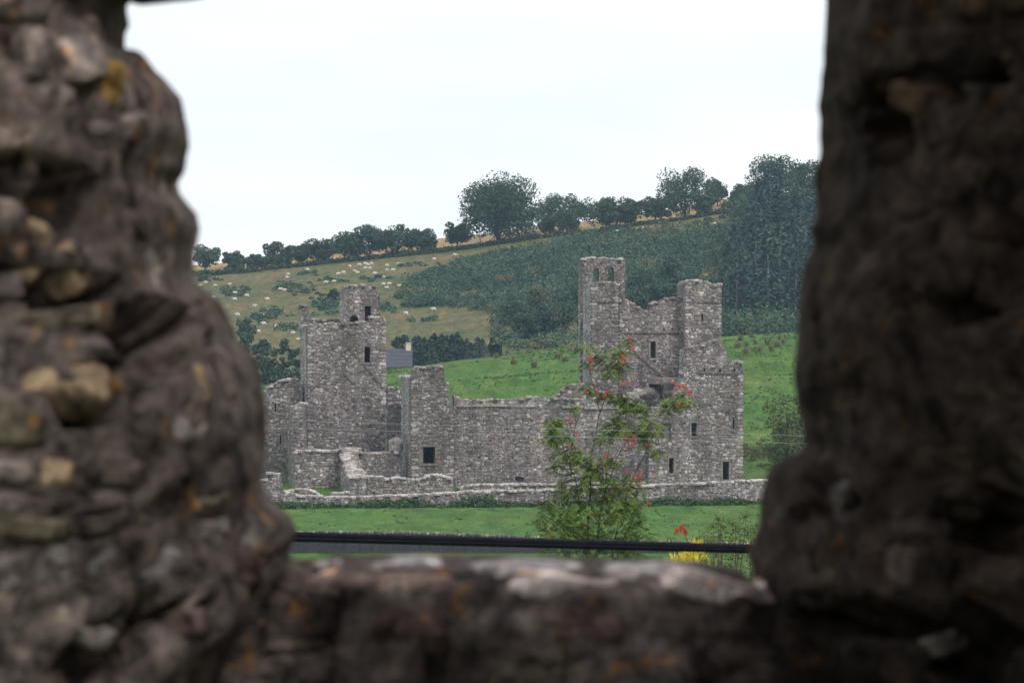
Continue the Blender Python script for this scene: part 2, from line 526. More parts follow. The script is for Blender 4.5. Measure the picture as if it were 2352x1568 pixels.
def slab(thing, loc, name, fr, poly, holes, thick, mat=None):
    """a wall body with its openings cut right through"""
    loops = [poly] + holes
    tri = tessellate_polygon([[Vector((x, y, 0)) for x, y in lp] for lp in loops])
    flat = [q for lp in loops for q in lp]
    n = len(flat)
    v = [fr.p(x, y, 0) for x, y in flat] + [fr.p(x, y, -thick) for x, y in flat]
    f = []
    for a, b_, c in tri:
        f.append((a, b_, c)); f.append((a + n, c + n, b_ + n))
    s = 0
    for lp in loops:
        for k in range(len(lp)):
            j = (k + 1) % len(lp)
            f.append((s + k, s + j, s + j + n, s + k + n))
        s += len(lp)
    me = new_mesh(name, v, f, mat or M['mortar'])
    bm = bmesh.new(); bm.from_mesh(me)
    bmesh.ops.recalc_face_normals(bm, faces=bm.faces)
    bm.to_mesh(me); bm.free()
    return obj(name, me, thing, loc)

def stone_rows(poly, holes, hmin=0.13, hmax=0.27, wmin=0.16, wmax=0.46, big=0.10):
    x0 = min(p[0] for p in poly); x1 = max(p[0] for p in poly)
    z0 = min(p[1] for p in poly); z1 = max(p[1] for p in poly)
    z = z0 + 0.02
    r = []
    while z < z1:
        h = random.uniform(hmin, hmax)
        x = x0 + random.uniform(-0.1, 0.1)
        while x < x1:
            w_ = random.uniform(wmin, wmax) ** 1.0 * random.choice((0.7, 0.85, 1.0, 1.0, 1.25)) * (1.4 if random.random() < big else 1.0)
            hh = h * random.uniform(0.6, 1.35)
            cx, cz = x + w_ / 2, z + h / 2 + random.uniform(-0.32, 0.32) * h
            x += w_ + 0.015
            hw, hh2 = w_ * 0.46, hh * 0.46
            pts = ((cx - hw, cz), (cx + hw, cz), (cx, cz - hh2), (cx, cz + hh2))
            if all(inside(poly, *q) for q in pts) and not any(inside(hl, *q) for hl in holes for q in pts + ((cx, cz),)):
                r.append((cx, cz, w_ * 0.98, hh))
        z += h + 0.012
    return r

STONE_MIN = 0.085
def dress(thing, loc, wall, fr, poly, holes, singles=300, white=1.0, dark=1.0, capping=True, zfix=-99, white_fn=None, name='stone', scale=1.0):
    """lay the stones of one face: the largest as objects of their own, the rest joined"""
    st = stone_rows(poly, holes, 0.13 * scale, 0.27 * scale, 0.16 * scale, 0.46 * scale)
    st.sort(key=lambda s: -s[2] * s[3])
    one, rest = st[:singles], st[singles:]
    mt = Matrix((( fr.u.x, 0, fr.n.x, 0), (fr.u.y, 0, fr.n.y, 0), (0, 1, 0, 0), (0, 0, 0, 1)))
    for cx, cz, w_, h in one:
        o = bpy.data.objects.new(name, random.choice(STONE_ME))
        col.objects.link(o)
        o.parent = wall
        k = white_fn(cx, cz) if white_fn else white
        o.color = (*tone(k, dark), 1)
        dpt = random.uniform(0.02, 0.06)
        o.matrix_local = Matrix.Translation(fr.p(cx, cz, 0.0)) @ mt @ Matrix.Rotation(random.uniform(-0.07, 0.07), 4, 'Z') @ Matrix.Diagonal((w_, h, dpt, 1))
    V, F, C = [], [], []
    for cx, cz, w_, h in rest:
        v, f = random.choice(STONES)
        k = white_fn(cx, cz) if white_fn else white
        c = tone(k, dark); dpt = random.uniform(0.012, 0.055); b_ = len(V)
        for x, y, z in v:
            V.append(fr.p(cx + x * w_, cz + y * h, z * dpt)); C.append(c)
        F += [tuple(i + b_ for i in q) for q in f]
    # lichened stones lying along the broken top
    if capping:
        n = len(poly)
        for i in range(n):
            a, b2 = poly[i], poly[(i + 1) % n]
            if min(a[1], b2[1]) <= zfix + 0.3: continue
            if abs(b2[1] - a[1]) > 1.6 * abs(b2[0] - a[0]): continue
            mx, mz = (a[0] + b2[0]) / 2, (a[1] + b2[1]) / 2
            if inside(poly, mx, mz + 0.06): continue
            L = math.hypot(b2[0] - a[0], b2[1] - a[1])
            nk = max(1, int(L / 0.3)) * (4 if white >= 2.5 else 2)
            for k in range(nk):
                q = (k + random.random()) / nk
                x = a[0] + (b2[0] - a[0]) * q; z = a[1] + (b2[1] - a[1]) * q
                s = random.uniform(0.22, 0.46); c = random.choice([(0.52, 0.50, 0.48), (0.46, 0.44, 0.42), (0.58, 0.56, 0.54), (0.32, 0.30, 0.28)] if white > 1.4 else [(0.36, 0.345, 0.32), (0.27, 0.25, 0.22), (0.44, 0.42, 0.39), (0.20, 0.18, 0.15)])
                v, f = random.choice(STONES); b_ = len(V)
                dd = random.uniform(-0.75, 0.02)
                for vx, vy, vz in v:
                    V.append(fr.p(x + vx * s * 1.2, z + vz * s * 0.32, dd + vy * s * 1.6)); C.append(c)
                F += [tuple(i2 + b_ for i2 in q2) for q2 in f]
    if V:
        g = obj('rubble_facing', new_mesh('rubble_facing', V, F, M['stone'], False, C), wall)
        g['kind'] = 'stuff'
    return wall

TH = R(8.0)
UA = Vector((math.cos(TH), math.sin(TH), 0)); WA = Vector((-math.sin(TH), math.cos(TH), 0))
AO = Vector((0, 400, 0))
def uz(px, py, d):
    """abbey frame: along-wall distance, height and depth of a picture point on the wall plane d metres back"""
    a = (px - CX) / FPX
    t_ = (d + 400 * math.cos(TH)) / (-a * math.sin(TH) + math.cos(TH))
    X = a * t_; dy = t_ - 400
    return (X * math.cos(TH) + dy * math.sin(TH), CZ - (py - CY) / FPX * t_)
def uw(u, w_, z=0.0):
    q = AO + UA * u + WA * w_
    return Vector((q.x, q.y, z))
def gz(u, w_):
    q = uw(u, w_); return ground_z(q.x, q.y)

def front_poly(pts, d, base=None, amp=0.10, step=0.45):
    """outline in picture points (clockwise from the lower left); base: drop the foot into the ground"""
    p = [uz(x, y, d) for x, y in pts]
    zb = min(q[1] for q in p)
    if base is None:
        zb = min(gz(p[0][0], d), gz(p[-1][0], d)) - 0.3
        p[0] = (p[0][0], zb); p[-1] = (p[-1][0], zb)
    return rough(p, amp, step, zb), zb

def rect_hole(x0, y0, x1, y1, d, arch=0):
    a = uz(x0, y1, d); c = uz(x1, y0, d)
    if not arch: return [(a[0], a[1]), (c[0], a[1]), (c[0], c[1]), (a[0], c[1])]
    r = (c[0] - a[0]) / 2
    pts = [(a[0], a[1]), (c[0], a[1])]
    for k in range(7):
        t_ = math.pi * k / 6
        pts.append((a[0] + r + r * math.cos(t_), c[1] - r + r * math.sin(t_)))
    return pts

def quoins(wall, fr, uu, sg, z0, z1):
    """larger squared stones, long and short by turns, up a corner"""
    z = z0; k = 0
    mt = Matrix(((fr.u.x, 0, fr.n.x, 0), (fr.u.y, 0, fr.n.y, 0), (0, 1, 0, 0), (0, 0, 0, 1)))
    while z < z1 - 0.25:
        h = random.uniform(0.22, 0.38); w_ = random.uniform(0.5, 0.68) if k % 2 else random.uniform(0.3, 0.42)
        o = bpy.data.objects.new('quoin', random.choice(STONE_ME)); col.objects.link(o); o.parent = wall
        o.color = (*random.choice([(0.40, 0.385, 0.37), (0.30, 0.28, 0.27), (0.52, 0.50, 0.48), (0.24, 0.215, 0.205), (0.20, 0.18, 0.17)]), 1)
        o.matrix_local = Matrix.Translation(fr.p(uu + sg * (w_ / 2 - 0.02), z + h / 2, 0.0)) @ mt @ Matrix.Diagonal((w_, h, random.uniform(0.05, 0.085), 1))
        z += h + 0.015; k += 1

def tower(name, label, pts, holes, d, depth, singles=300, th=1.0, white=1.0, white_fn=None, left=True, right=True, back=True,
          roof_at=None, side_white=2.2, dark=1.0, cat='ruin', side_top=None, amp=0.10):
    """a four-sided ruined tower: thing > wall (> stone, rubble_facing)"""
    poly, zb = front_poly(pts, d, amp=amp)
    u0 = uz(*pts[0], d)[0]; u1 = uz(*pts[-1], d)[0]
    loc = uw((u0 + u1) / 2, d + depth / 2, zb)
    T = empty(name, loc, label, cat)
    fr = Frame(AO + WA * d, UA, -WA)
    hs = [h for h in holes]
    wl = slab(T, loc, 'front_wall', fr, poly, hs, th)
    dress(T, loc, wl, fr, poly, hs, singles, white, dark, zfix=zb, white_fn=white_fn)
    ztl = uz(*pts[1], d)[1]; ztr = uz(*pts[-2], d)[1]
    for uu, sg, zt in ((u0, 1, ztl), (u1, -1, ztr)): quoins(wl, fr, uu, sg, zb + 0.4, zt - 0.2)
    def side(nm, uu, nrm, zt, wh):
        f2 = Frame(AO + UA * uu, WA, nrm)
        lo, hi = d + th, d + depth
        pl = rough([(lo, zb), (lo, zt), (hi, zt - random.uniform(-0.2, 0.4)), (hi, zb)], 0.12, 0.45, zb)
        s = slab(T, loc, nm, f2, pl, [], th)
        # stones run on over the end of the front wall
        dress(T, loc, s, f2, [(d, zb), (d, zt)] + pl[1:], [], 40, wh, 0.8, zfix=zb)
    if left: side('side_wall', u0, -UA, side_top or ztl, side_white)
    if right: side('side_wall', u1, UA, side_top or ztr, 1.0)
    if back:
        f3 = Frame(AO + WA * (d + depth), -UA, WA)
        zt = side_top or min(ztl, ztr)
        pl = rough([(-u1 + th, zb), (-u1 + th, zt), (-u0 - th, zt), (-u0 - th, zb)], 0.15, 0.6, zb)
        s = slab(T, loc, 'back_wall', f3, pl, [], th)
        dress(T, loc, s, f3, pl, [], 0, 1.0, zfix=zb)
    if roof_at is not None:
        mb = MB()
        mw = Matrix(((UA.x, WA.x, 0, AO.x), (UA.y, WA.y, 0, AO.y), (0, 0, 1, 0), (0, 0, 0, 1)))
        mb.box((u0 + th + 0.01, d + th + 0.01, roof_at - 0.4), (u1 - th - 0.01, d + depth - th - 0.01, roof_at), mw)
        mb.build('added_roof', M['mortar'], T, loc)  # roof slab added to keep daylight out of the tower interior
    return T, fr, wl, loc

def wall_thing(name, label, pts, holes, d, thick, singles=150, white=1.0, cat='wall', white_fn=None, amp=0.10, ends=True, group=None, capping=True, dark=1.0):
    poly, zb = front_poly(pts, d, amp=amp)
    u0 = min(p[0] for p in poly); u1 = max(p[0] for p in poly)
    loc = uw((u0 + u1) / 2, d + thick / 2, zb)
    T = empty(name, loc, label, cat, group)
    fr = Frame(AO + WA * d, UA, -WA)
    wl = slab(T, loc, 'wall_body', fr, poly, holes, thick)
    dress(T, loc, wl, fr, poly, holes, singles, white, dark, zfix=zb, white_fn=white_fn, capping=capping)
    if ends:
        zt = uz(*pts[1], d)[1]
        f2 = Frame(AO + UA * uz(*pts[0], d)[0], WA, -UA)
        pl = [(d, zb), (d, zt), (d + thick, zt), (d + thick, zb)]
        dress(T, loc, wl, f2, pl, [], 0, 2.5, zfix=zb, capping=False)
    return T, fr, wl, loc

def ledge(T, loc, fr, p0, p1, h, proud, tonec=(0.2, 0.18, 0.165), name='string_course'):
    """a thin projecting course from p0 to p1 (along, height)"""
    a, b_ = Vector((p0[0], p0[1])), Vector((p1[0], p1[1]))
    n = (b_ - a).orthogonal().normalized() * h / 2
    if n.y < 0: n = -n
    v = []
    for q in (a - n, b_ - n, b_ + n, a + n):
        v.append(fr.p(q.x, q.y, -0.02))
    for q in (a - n, b_ - n, b_ + n, a + n):
        v.append(fr.p(q.x, q.y, proud))
    me = new_mesh(name, v, [(0,3,2,1),(4,5,6,7),(0,1,5,4),(1,2,6,5),(2,3,7,6),(3,0,4,7)], M['stone'], False, [tonec] * 8)
    return obj(name, me, T, loc)

def recess(T, loc, fr, hole, depth, name='blocking'):
    """masonry that closes an opening some way in"""
    x0 = min(p[0] for p in hole) + 0.005; x1 = max(p[0] for p in hole) - 0.005
    z0 = min(p[1] for p in hole) + 0.005; z1 = max(p[1] for p in hole) - 0.005
    v = [fr.p(x, z, -dd) for dd in (depth, depth + 0.3) for x, z in ((x0, z0), (x1, z0), (x1, z1), (x0, z1))]
    me = new_mesh(name, v, [(0,1,2,3),(7,6,5,4),(0,4,5,1),(1,5,6,2),(2,6,7,3),(3,7,4,0)], M['mortar'])
    return obj(name, me, T, loc)

def surround(T, loc, fr, hole, wd=0.2, c=(0.24, 0.215, 0.205), sill=True):
    """dressed stones round an opening"""
    x0 = min(p[0] for p in hole); x1 = max(p[0] for p in hole); z0 = min(p[1] for p in hole); z1 = max(p[1] for p in hole)
    for s, xx in ((-1, x0 - wd / 2 - 0.01), (1, x1 + wd / 2 + 0.01)):
        z = z0
        while z < z1 - 0.1:
            h = min(random.uniform(0.3, 0.5), z1 - z)
            ledge(T, loc, fr, (xx - wd / 2, z + h / 2), (xx + wd / 2, z + h / 2), h - 0.02, random.uniform(0.06, 0.09), tuple(k * random.uniform(0.85, 1.2) for k in c), 'jamb_stone')
            z += h
    ledge(T, loc, fr, (x0 - wd, z1 + 0.11), (x1 + wd, z1 + 0.11), 0.2, 0.08, c, 'lintel')
    if sill: ledge(T, loc, fr, (x0 - wd, z0 - 0.1), (x1 + wd, z0 - 0.1), 0.17, 0.1, c, 'sill')

def small_holes(pts, d, w_=0.15, h=0.15):
    r = []
    for x, y in pts:
        u, z = uz(x, y, d)
        r.append([(u - w_ / 2, z - h / 2), (u + w_ / 2, z - h / 2), (u + w_ / 2, z + h / 2), (u - w_ / 2, z + h / 2)])
    return r

def block(T, loc, name, pts, holes, d, depth, singles=60, white=1.0, foot=True, blocked=True, white_fn=None, left=True, amp=0.1, dark=1.0):
    """a solid piece of masonry belonging to thing T"""
    poly, zb = front_poly(pts, d, base=None if foot else 1, amp=amp)
    fr = Frame(AO + WA * d, UA, -WA)
    wl = slab(T, loc, name, fr, poly, holes, depth)
    dress(T, loc, wl, fr, poly, holes, singles, white, dark, zfix=zb, white_fn=white_fn)
    if blocked:
        for h in holes: recess(wl, None, fr, h, min(1.6, depth * 0.7))
    u0 = uz(*pts[0], d)[0]; u1 = uz(*pts[-1], d)[0]
    if singles >= 60:
        for uu, sg, q in ((u0, 1, pts[1]), (u1, -1, pts[-2])): quoins(wl, fr, uu, sg, max(zb, 3.0), uz(*q, d)[1] - 0.2)
    zl = uz(*pts[1], d)[1]; zr = uz(*pts[-2], d)[1]
    if left:
        f2 = Frame(AO + UA * u0, WA, -UA)
        dress(T, loc, wl, f2, [(d, zb), (d, zl), (d + depth, zl), (d + depth, zb)], [], 0, 2.2, 0.7, zfix=zb, capping=False)
    f2 = Frame(AO + UA * u1, WA, UA)
    dress(T, loc, wl, f2, [(d, zb), (d, zr), (d + depth, zr), (d + depth, zb)], [], 0, 1.0, zfix=zb, capping=False)
    return wl, fr

# ------------------------------------------------------------------ the abbey ruins
# left tower
def wf_left(u, z): return 1.9 if 6.5 < z < 12.5 else (0.9 if z > 12.5 else 0.7)
hl = rect_hole(837, 796, 850, 832, 6, 1)
T, fr, wl, loc = tower('ruined_tower', 'square lichen-speckled tower with a stair turret on its roof, left of the ruins',
    [(706, 1040), (706, 747), (750, 743), (800, 742), (849, 740), (851, 729), (883, 728), (887, 744), (887, 1040)],
    [hl] + small_holes([(768, 952), (723, 1026), (862, 985)], 6), 6, 6.5, 300, white_fn=wf_left, roof_at=13.2, side_top=14.35)
surround(T, loc, fr, hl, 0.16)
for a, b2 in (((800, 797), (884, 893)), ((800, 797), (716, 893)), ((789, 857), (812, 880)), ((789, 857), (764, 884))):
    ledge(T, loc, fr, uz(*a, 6), uz(*b2, 6), 0.16, 0.12, (0.17, 0.15, 0.14), 'roof_crease')
block(T, loc, 'corner_post', [(689, 760), (688, 706), (692, 701), (708, 703), (710, 716), (713, 722), (714, 760)], [], 11.3, 1.1, 12, 0.6, False)
block(T, loc, 'parapet', [(714, 760), (714, 736), (745, 737), (790, 734), (790, 760)], [], 11.4, 0.9, 12, 0.5, False)
hd = [rect_hole(804, 724, 823, 748, 9, 1), rect_hole(838, 703, 852, 748, 9)]
block(T, loc, 'stair_turret', [(789, 760), (790, 690), (793, 660), (797, 656), (815, 657), (838, 655), (848, 663), (862, 656), (868, 672), (872, 760)], hd, 9, 3.2, 40, 0.7, False)
# its left neighbour: the rounded stair ruin with slits
hs = [rect_hole(631, 925, 634, 946, 8), rect_hole(643, 1000, 646, 1020, 8)]
T, fr, wl, loc = wall_thing('stair_ruin', 'rounded broken stair tower with two thin slits, beside the left tower', 
    [(600, 1105), (600, 925), (612, 900), (625, 885), (645, 875), (668, 870), (684, 872), (692, 885), (696, 1105)], hs, 8, 2.4, 150, 1.7, 'ruin')
for h in hs: recess(wl, None, fr, h, 1.2)
T, fr, wl, loc = wall_thing('buttress', 'stepped stone buttress at the foot of the left tower',
    [(670, 1060), (670, 934), (684, 933), (690, 926), (703, 927), (706, 1060)], [], 2.5, 3.4, 80, 1.6, 'buttress')
# wall joining left tower and the tall stub
T, fr, wl, loc = wall_thing('linking_wall', 'short wall with a broken top between left tower and tall stub',
    [(888, 1045), (888, 891), (905, 890), (935, 892), (955, 893), (955, 1045)], [], 7, 1.1, 100, 0.7)
block(T, loc, 'lower_ledge', [(890, 1045), (891, 932), (900, 927), (915, 927), (921, 934), (924, 1045)], [], 4.0, 2.8, 40, 1.0)
# low walls in front of the left tower
T, fr, wl, loc = wall_thing('low_wall', 'low roofless front wall with a pale lichened top below the left tower',
    [(675, 1118), (675, 1042), (690, 1036), (740, 1036), (790, 1036), (835, 1041), (880, 1040), (921, 1040), (921, 1118)], [], -2, 1.1, 220, 2.6, 'wall', amp=0.05)
u_p = uz(789, 1100, -5)[0]
zt_b, zt_f = uz(800, 1031, -2)[1], uz(815, 1094, -10)[1]
zbp = gz(u_p, -10) - 0.3
fp = Frame(AO + UA * u_p, WA, -UA)
pier_poly = rough([(-10.6, zbp), (-10.6, zt_f - 0.1), (-9, zt_f + 0.1), (-5, (zt_f + zt_b) / 2 + 0.25), (-3.2, zt_b), (-2.02, zt_b + 0.05), (-2.02, zbp)], 0.08, 0.4, zbp)
locp = uw(u_p + 0.7, -6, zbp)
T = empty('cross_wall', locp, 'sloping cross wall with pale top running towards the viewer from the low wall', 'wall')
wl = slab(T, locp, 'wall_body', fp, pier_poly, [], 1.35)
dress(T, locp, wl, fp, pier_poly, [], 60, 3.0, 0.7, zfix=zbp)
f2 = Frame(fp.o + UA * 0.65, WA, -UA)
dress(T, locp, wl, f2, [(p[0], p[1] - 0.02) for p in pier_poly], [], 0, 1, zfix=zbp)     # second row of top stones
ff = Frame(AO + WA * -10.6, UA, -WA)
dress(T, locp, wl, ff, [(u_p, zbp), (u_p, zt_f - 0.1), (u_p + 1.35, zt_f - 0.1), (u_p + 1.35, zbp)], [], 0, 2.2, zfix=zbp)
T, fr, wl, loc = wall_thing('forecourt_wall', 'wavy-topped rubble wall in front of the tall stub, nearest the field wall',
    [(838, 1150), (838, 1093), (862, 1096), (900, 1099), (945, 1103), (972, 1099), (986, 1092), (1012, 1091), (1034, 1099), (1041, 1118), (1043, 1150)], [], -9.6, 1.3, 200, 2.6, 'wall')
T, fr, wl, loc = wall_thing('kerb_wall', 'knee-high pale wall foundation below the long range wall',
    [(1052, 1140), (1053, 1120), (1080, 1115), (1140, 1113), (1250, 1113), (1330, 1112), (1480, 1110), (1480, 1140)], [], -7, 1.4, 120, 3.0, 'wall', amp=0.06)
T, fr, wl, loc = wall_thing('fallen_slab', 'small grey step of stone on the courtyard grass',
    [(762, 1150), (762, 1134), (801, 1131), (801, 1150)], [], -14, 1.6, 8, 2.0, 'stone step', amp=0.03)
T, fr, wl, loc = wall_thing('rubble_mound', 'rounded heap of pale rubble behind the left end of the field wall',
    [(650, 1160), (652, 1131), (672, 1127), (690, 1123), (712, 1126), (728, 1134), (744, 1146), (746, 1160)], [], -19.5, 2.0, 60, 3.0, 'rubble', amp=0.06)
# broken boulder on the low wall
def boulder(name, label, c, sx, sy, sz, colr, mat, seed, cat='boulder', sub=2):
    bm = bmesh.new()
    bmesh.ops.create_icosphere(bm, subdivisions=sub, radius=1.0)
    for v in bm.verts:
        d_ = v.co.normalized()
        q = 1 / max(abs(d_.x), abs(d_.y), abs(d_.z)) * 0.55 + 0.45
        n_ = noise.noise(d_ * 1.7 + Vector((seed, 0, 0))) * 0.28
        v.co = Vector((d_.x * sx, d_.y * sy, d_.z * sz)) * (q + n_)
    me = bpy.data.meshes.new(name); bm.to_mesh(me); bm.free()
    me.materials.append(mat)
    o = bpy.data.objects.new(name, me); col.objects.link(o)
    o.location = c; o.color = (*colr, 1)
    return tag(o, label, cat)
u_, z_ = uz(908, 1024, -1.5)
boulder('boulder', 'jagged pale boulder lying on top of the low wall beside the tall stub', uw(u_, -1.5, z_), 0.62, 0.55, 0.72, (0.33, 0.315, 0.295), M['stone_o'], 3.3)

# the tall stub
ho = rect_hole(972, 1026, 999, 1064, -4)
T, fr, wl, loc = tower('tower_stub', 'tall narrow wall stub with one square dark opening near its foot',
    [(945, 1108), (944, 866), (949, 852), (958, 843), (985, 844), (1016, 842), (1021, 850), (1022, 876), (1031, 886), (1034, 915), (1040, 930), (1042, 1108)],
    [ho], -4, 7.5, 300, white=0.8, right=True, roof_at=6.5, side_white=2.2, side_top=None)
surround(T, loc, fr, ho, 0.42, (0.235, 0.20, 0.18))

# long range wall
def wf_range(u, z): return 1.4 if z > 5 else 0.55
ph = small_holes([(1110, 968), (1222, 966), (1126, 1012), (1100, 1050), (1178, 1050), (1146, 1082)], -1)
hf = rect_hole(1183, 1094, 1203, 1106, -1)
T, fr, wl, loc = wall_thing('range_wall', 'long high rubble wall between the tall stub and the right tower, behind the berry tree',
    [(1043, 1114), (1043, 908), (1060, 919), (1100, 920), (1135, 917), (1185, 917), (1215, 912), (1245, 911), (1265, 914), (1300, 917), (1335, 918), (1345, 930), (1400, 934), (1440, 926), (1489, 936), (1489, 1114)],
    ph + [hf], -1, 1.3, 300, white_fn=wf_range)
for h in ph: recess(wl, None, fr, h, 0.9)
recess(wl, None, fr, hf, 0.45)
random.seed(21)
for x0, x1, y in ((1048, 1110, 931), (1112, 1170, 930), (1172, 1232, 931), (1290, 1340, 934), (1342, 1420, 936), (1422, 1486, 938)):
    ledge(T, loc, fr, uz(x0, y, -1), uz(x1, y + random.uniform(-1, 1), -1), 0.24, 0.16, (0.36, 0.34, 0.32), 'wall_walk_ledge')

# lower right tower
hl = [rect_hole(1588, 971, 1600, 1001, -1.5), rect_hole(1537, 1052, 1547, 1086, -1.5), rect_hole(1660, 1060, 1674, 1101, -1.5), rect_hole(1683, 957, 1687, 985, -1.5)]
hb = rect_hole(1519, 972, 1541, 1012, -1.5)
hp = small_holes([(1618, 850), (1654, 851), (1686, 850)], -1.5, 0.16, 0.24) + small_holes([(1572, 972), (1605, 958), (1555, 905), (1632, 930)], -1.5)
def wf_low(u, z): return 1.75 if z > 6.5 else (1.0 if z > 2.6 else 1.9)
T, fr, wl, loc = tower('lower_tower', 'broad lower tower with narrow slit windows at the right end of the ruins',
    [(1490, 1108), (1490, 938), (1540, 938), (1548, 902), (1562, 862), (1586, 836), (1628, 840), (1640, 843), (1680, 839), (1692, 829), (1703, 833), (1707, 850), (1707, 1108)],
    hl + [hb] + hp, -1.5, 8, 300, white_fn=wf_low, roof_at=9.8, left=True, dark=0.9)
recess(wl, None, fr, hb, 0.3)
for h in hp: recess(wl, None, fr, h, 0.8)
ledge(T, loc, fr, uz(1602, 856, -1.5), uz(1706, 858, -1.5), 0.10, 0.12, (0.16, 0.145, 0.13))
for h in hl[:3]: surround(T, loc, fr, h, 0.14)

# tall right tower
hl = rect_hole(1494, 784, 1506, 822, 10, 1)
ho = [uz(*q, 10) for q in ((1502, 908), (1522, 908), (1525, 884), (1489, 881))]
hp = small_holes([(1444, 757), (1525, 757), (1544, 756), (1560, 755), (1567, 770), (1548, 848), (1466, 847), (1452, 845)], 10)
T, fr, wl, loc = tower('ruined_tower', 'tallest broken tower with a pair of open arched windows in its top, on the right',
    [(1421, 1000), (1421, 692), (1437, 689), (1447, 694), (1461, 703), (1471, 712), (1480, 716), (1489, 716), (1492, 702), (1499, 694), (1510, 696), (1521, 691), (1530, 687), (1573, 682), (1573, 1000)],
    [hl, ho] + hp, 10, 8, 300, white=0.85, roof_at=13.0, left=False, right=False, back=True, dark=1.0, side_top=14.2)
for h in hp: recess(wl, None, fr, h, 0.8)
recess(wl, None, fr, ho, 1.25)
surround(T, loc, fr, hl, 0.16, (0.27, 0.245, 0.235))
ledge(T, loc, fr, uz(1424, 764, 10), uz(1572, 764, 10), 0.12, 0.14, (0.15, 0.135, 0.13))
ledge(T, loc, fr, uz(1457, 806, 10), uz(1545, 884, 10), 0.17, 0.14, (0.19, 0.17, 0.16), 'roof_crease')
hw = [rect_hole(1362, 616, 1376, 652, 15, 1), rect_hole(1396, 614, 1410, 652, 15, 1)]
wb, fb = block(T, loc, 'belfry_wall', [(1333, 1000), (1333, 700), (1334, 597), (1350, 594), (1400, 595), (1436, 595), (1437, 700), (1437, 1000)], hw, 15, 1.2, 120, 1.6, True, False)
wt, ft = block(T, loc, 'stair_turret', [(1357, 1000), (1357, 656), (1368, 648), (1396, 649), (1420, 655), (1420, 1000)],
      [rect_hole(1388, 798, 1391, 814, 9)] , 9, 4.5, 120, 1.2)
ledge(wt, None, ft, uz(1360, 693, 9), uz(1419, 693, 9), 0.1, 0.12, (0.17, 0.15, 0.135))
wt, ft = block(T, loc, 'corner_turret', [(1574, 1000), (1573, 652), (1580, 644), (1624, 647), (1630, 653), (1657, 653), (1657, 1000)],
      [rect_hole(1611, 720, 1615, 737, 9)], 9, 4.0, 120, 1.25)
ledge(wt, None, ft, uz(1575, 693, 9), uz(1656, 694, 9), 0.1, 0.12, (0.17, 0.15, 0.135))
block(T, loc, 'stepped_block', [(1576, 1000), (1577, 803), (1588, 797), (1612, 795), (1640, 783), (1657, 780), (1664, 796), (1668, 812), (1676, 830), (1680, 1000)], [], 5, 3.6, 60, 1.3)
# broken cottage gable and fallen roof stones behind the range wall
T, fr, wl, loc = wall_thing('gable_fragment', 'small dark gable fragment with a pale sloping edge behind the range wall',
    [(1268, 935), (1272, 918), (1286, 902), (1299, 889), (1308, 884), (1345, 880), (1350, 935)], [], 4, 0.9, 40, 0.5, 'wall', dark=1.8)
for k, (x, y, sx, sz, lb) in enumerate(((1477, 905, 0.9, 0.42, 'broad pale fallen roof stone left of the dark hole behind the range wall'),
        (1503, 905, 0.75, 0.42, 'tilted pale slab under the dark hole in the tall tower'), (1513, 921, 0.42, 0.42, 'blocky pale stone on the range wall below the dark hole'),
        (1455, 912, 0.6, 0.5, 'grey fallen block on the range wall beside the berry tree'))):
    u_, z_ = uz(x, y, 3)
    o = boulder('fallen_stone', lb, uw(u_, 3.0, z_), sx, 0.7, sz, (0.36, 0.34, 0.31), M['stone_o'], k * 3.1 + 1, 'stone')
    o.rotation_euler = (0, (0.25, 0.6, 0.1, 0.2)[k], TH)
rp, zb = front_poly([(1436, 1000), (1437, 912), (1470, 914), (1505, 921), (1528, 926), (1530, 1000)], 2.4)
loc = uw(rp[0][0] + 1.5, 3.0, zb)
T = empty('inner_wall', loc, 'hidden inner wall carrying the fallen roof stones behind the range wall', 'wall')
fr = Frame(AO + WA * 2.4, UA, -WA)
wl = slab(T, loc, 'wall_body', fr, rp, [], 1.2)
dress(T, loc, wl, fr, rp, [], 40, 1.5, zfix=zb)

# the field wall along the abbey's front
T, fr, wl, loc = wall_thing('field_wall', 'long low rubble field wall with pale stones, in front of the whole abbey',
    [(520, 1200), (520, 1112), (611, 1102), (615, 1087), (645, 1089), (651, 1128), (690, 1140), (812, 1143), (920, 1138), (1029, 1132), (1133, 1128), (1225, 1127), (1482, 1116), (1652, 1108), (1743, 1104), (2000, 1094), (2000, 1200)],
    [], -22, 0.9, 300, 3.0, 'wall', amp=0.06)

# roadside wall nearer the viewer
m, t, b = mat_new('weathered_render', 0.95, 0.1)
p = pos(t)
mpn = N(t, 'ShaderNodeMapping'); mpn.inputs['Scale'].default_value = (2.5, 2.5, 0.35)
t.links.new(p, mpn.inputs[0])
n1 = noise_n(t, 1.5, 5, mpn.outputs[0]); n2 = noise_n(t, 6, 4, p)
c1 = mixc(t, 0.5, ramp(t, n1.outputs[0], [(0.3, (0.028, 0.027, 0.033)), (0.7, (0.085, 0.080, 0.088))]).outputs[0], ramp(t, n2.outputs[0], [(0.35, (0.03, 0.03, 0.034)), (0.7, (0.095, 0.092, 0.095))]).outputs[0])
t.links.new(c1, b.inputs['Base Color'])
M['dark_wall'] = m
YW = 305.0
poly = [((x - CX) / FPX * YW, CZ - (y - CY) / FPX * YW) for x, y in [(-1500, 1290), (-1500, 1205), (380, 1217), (690, 1222), (1000, 1225), (1230, 1235), (1550, 1245), (2100, 1254), (3600, 1258), (3600, 1290)]]
zb = -1.4
poly = rough([(poly[0][0], zb)] + poly[1:-1] + [(poly[-1][0], zb)], 0.03, 0.5, zb)
loc = (0, YW, zb)
T = empty('roadside_wall', loc, 'dark grey weathered wall with a pale stone coping across the near field', 'wall')
fr = Frame((0, YW, 0), (1, 0, 0), (0, -1, 0))
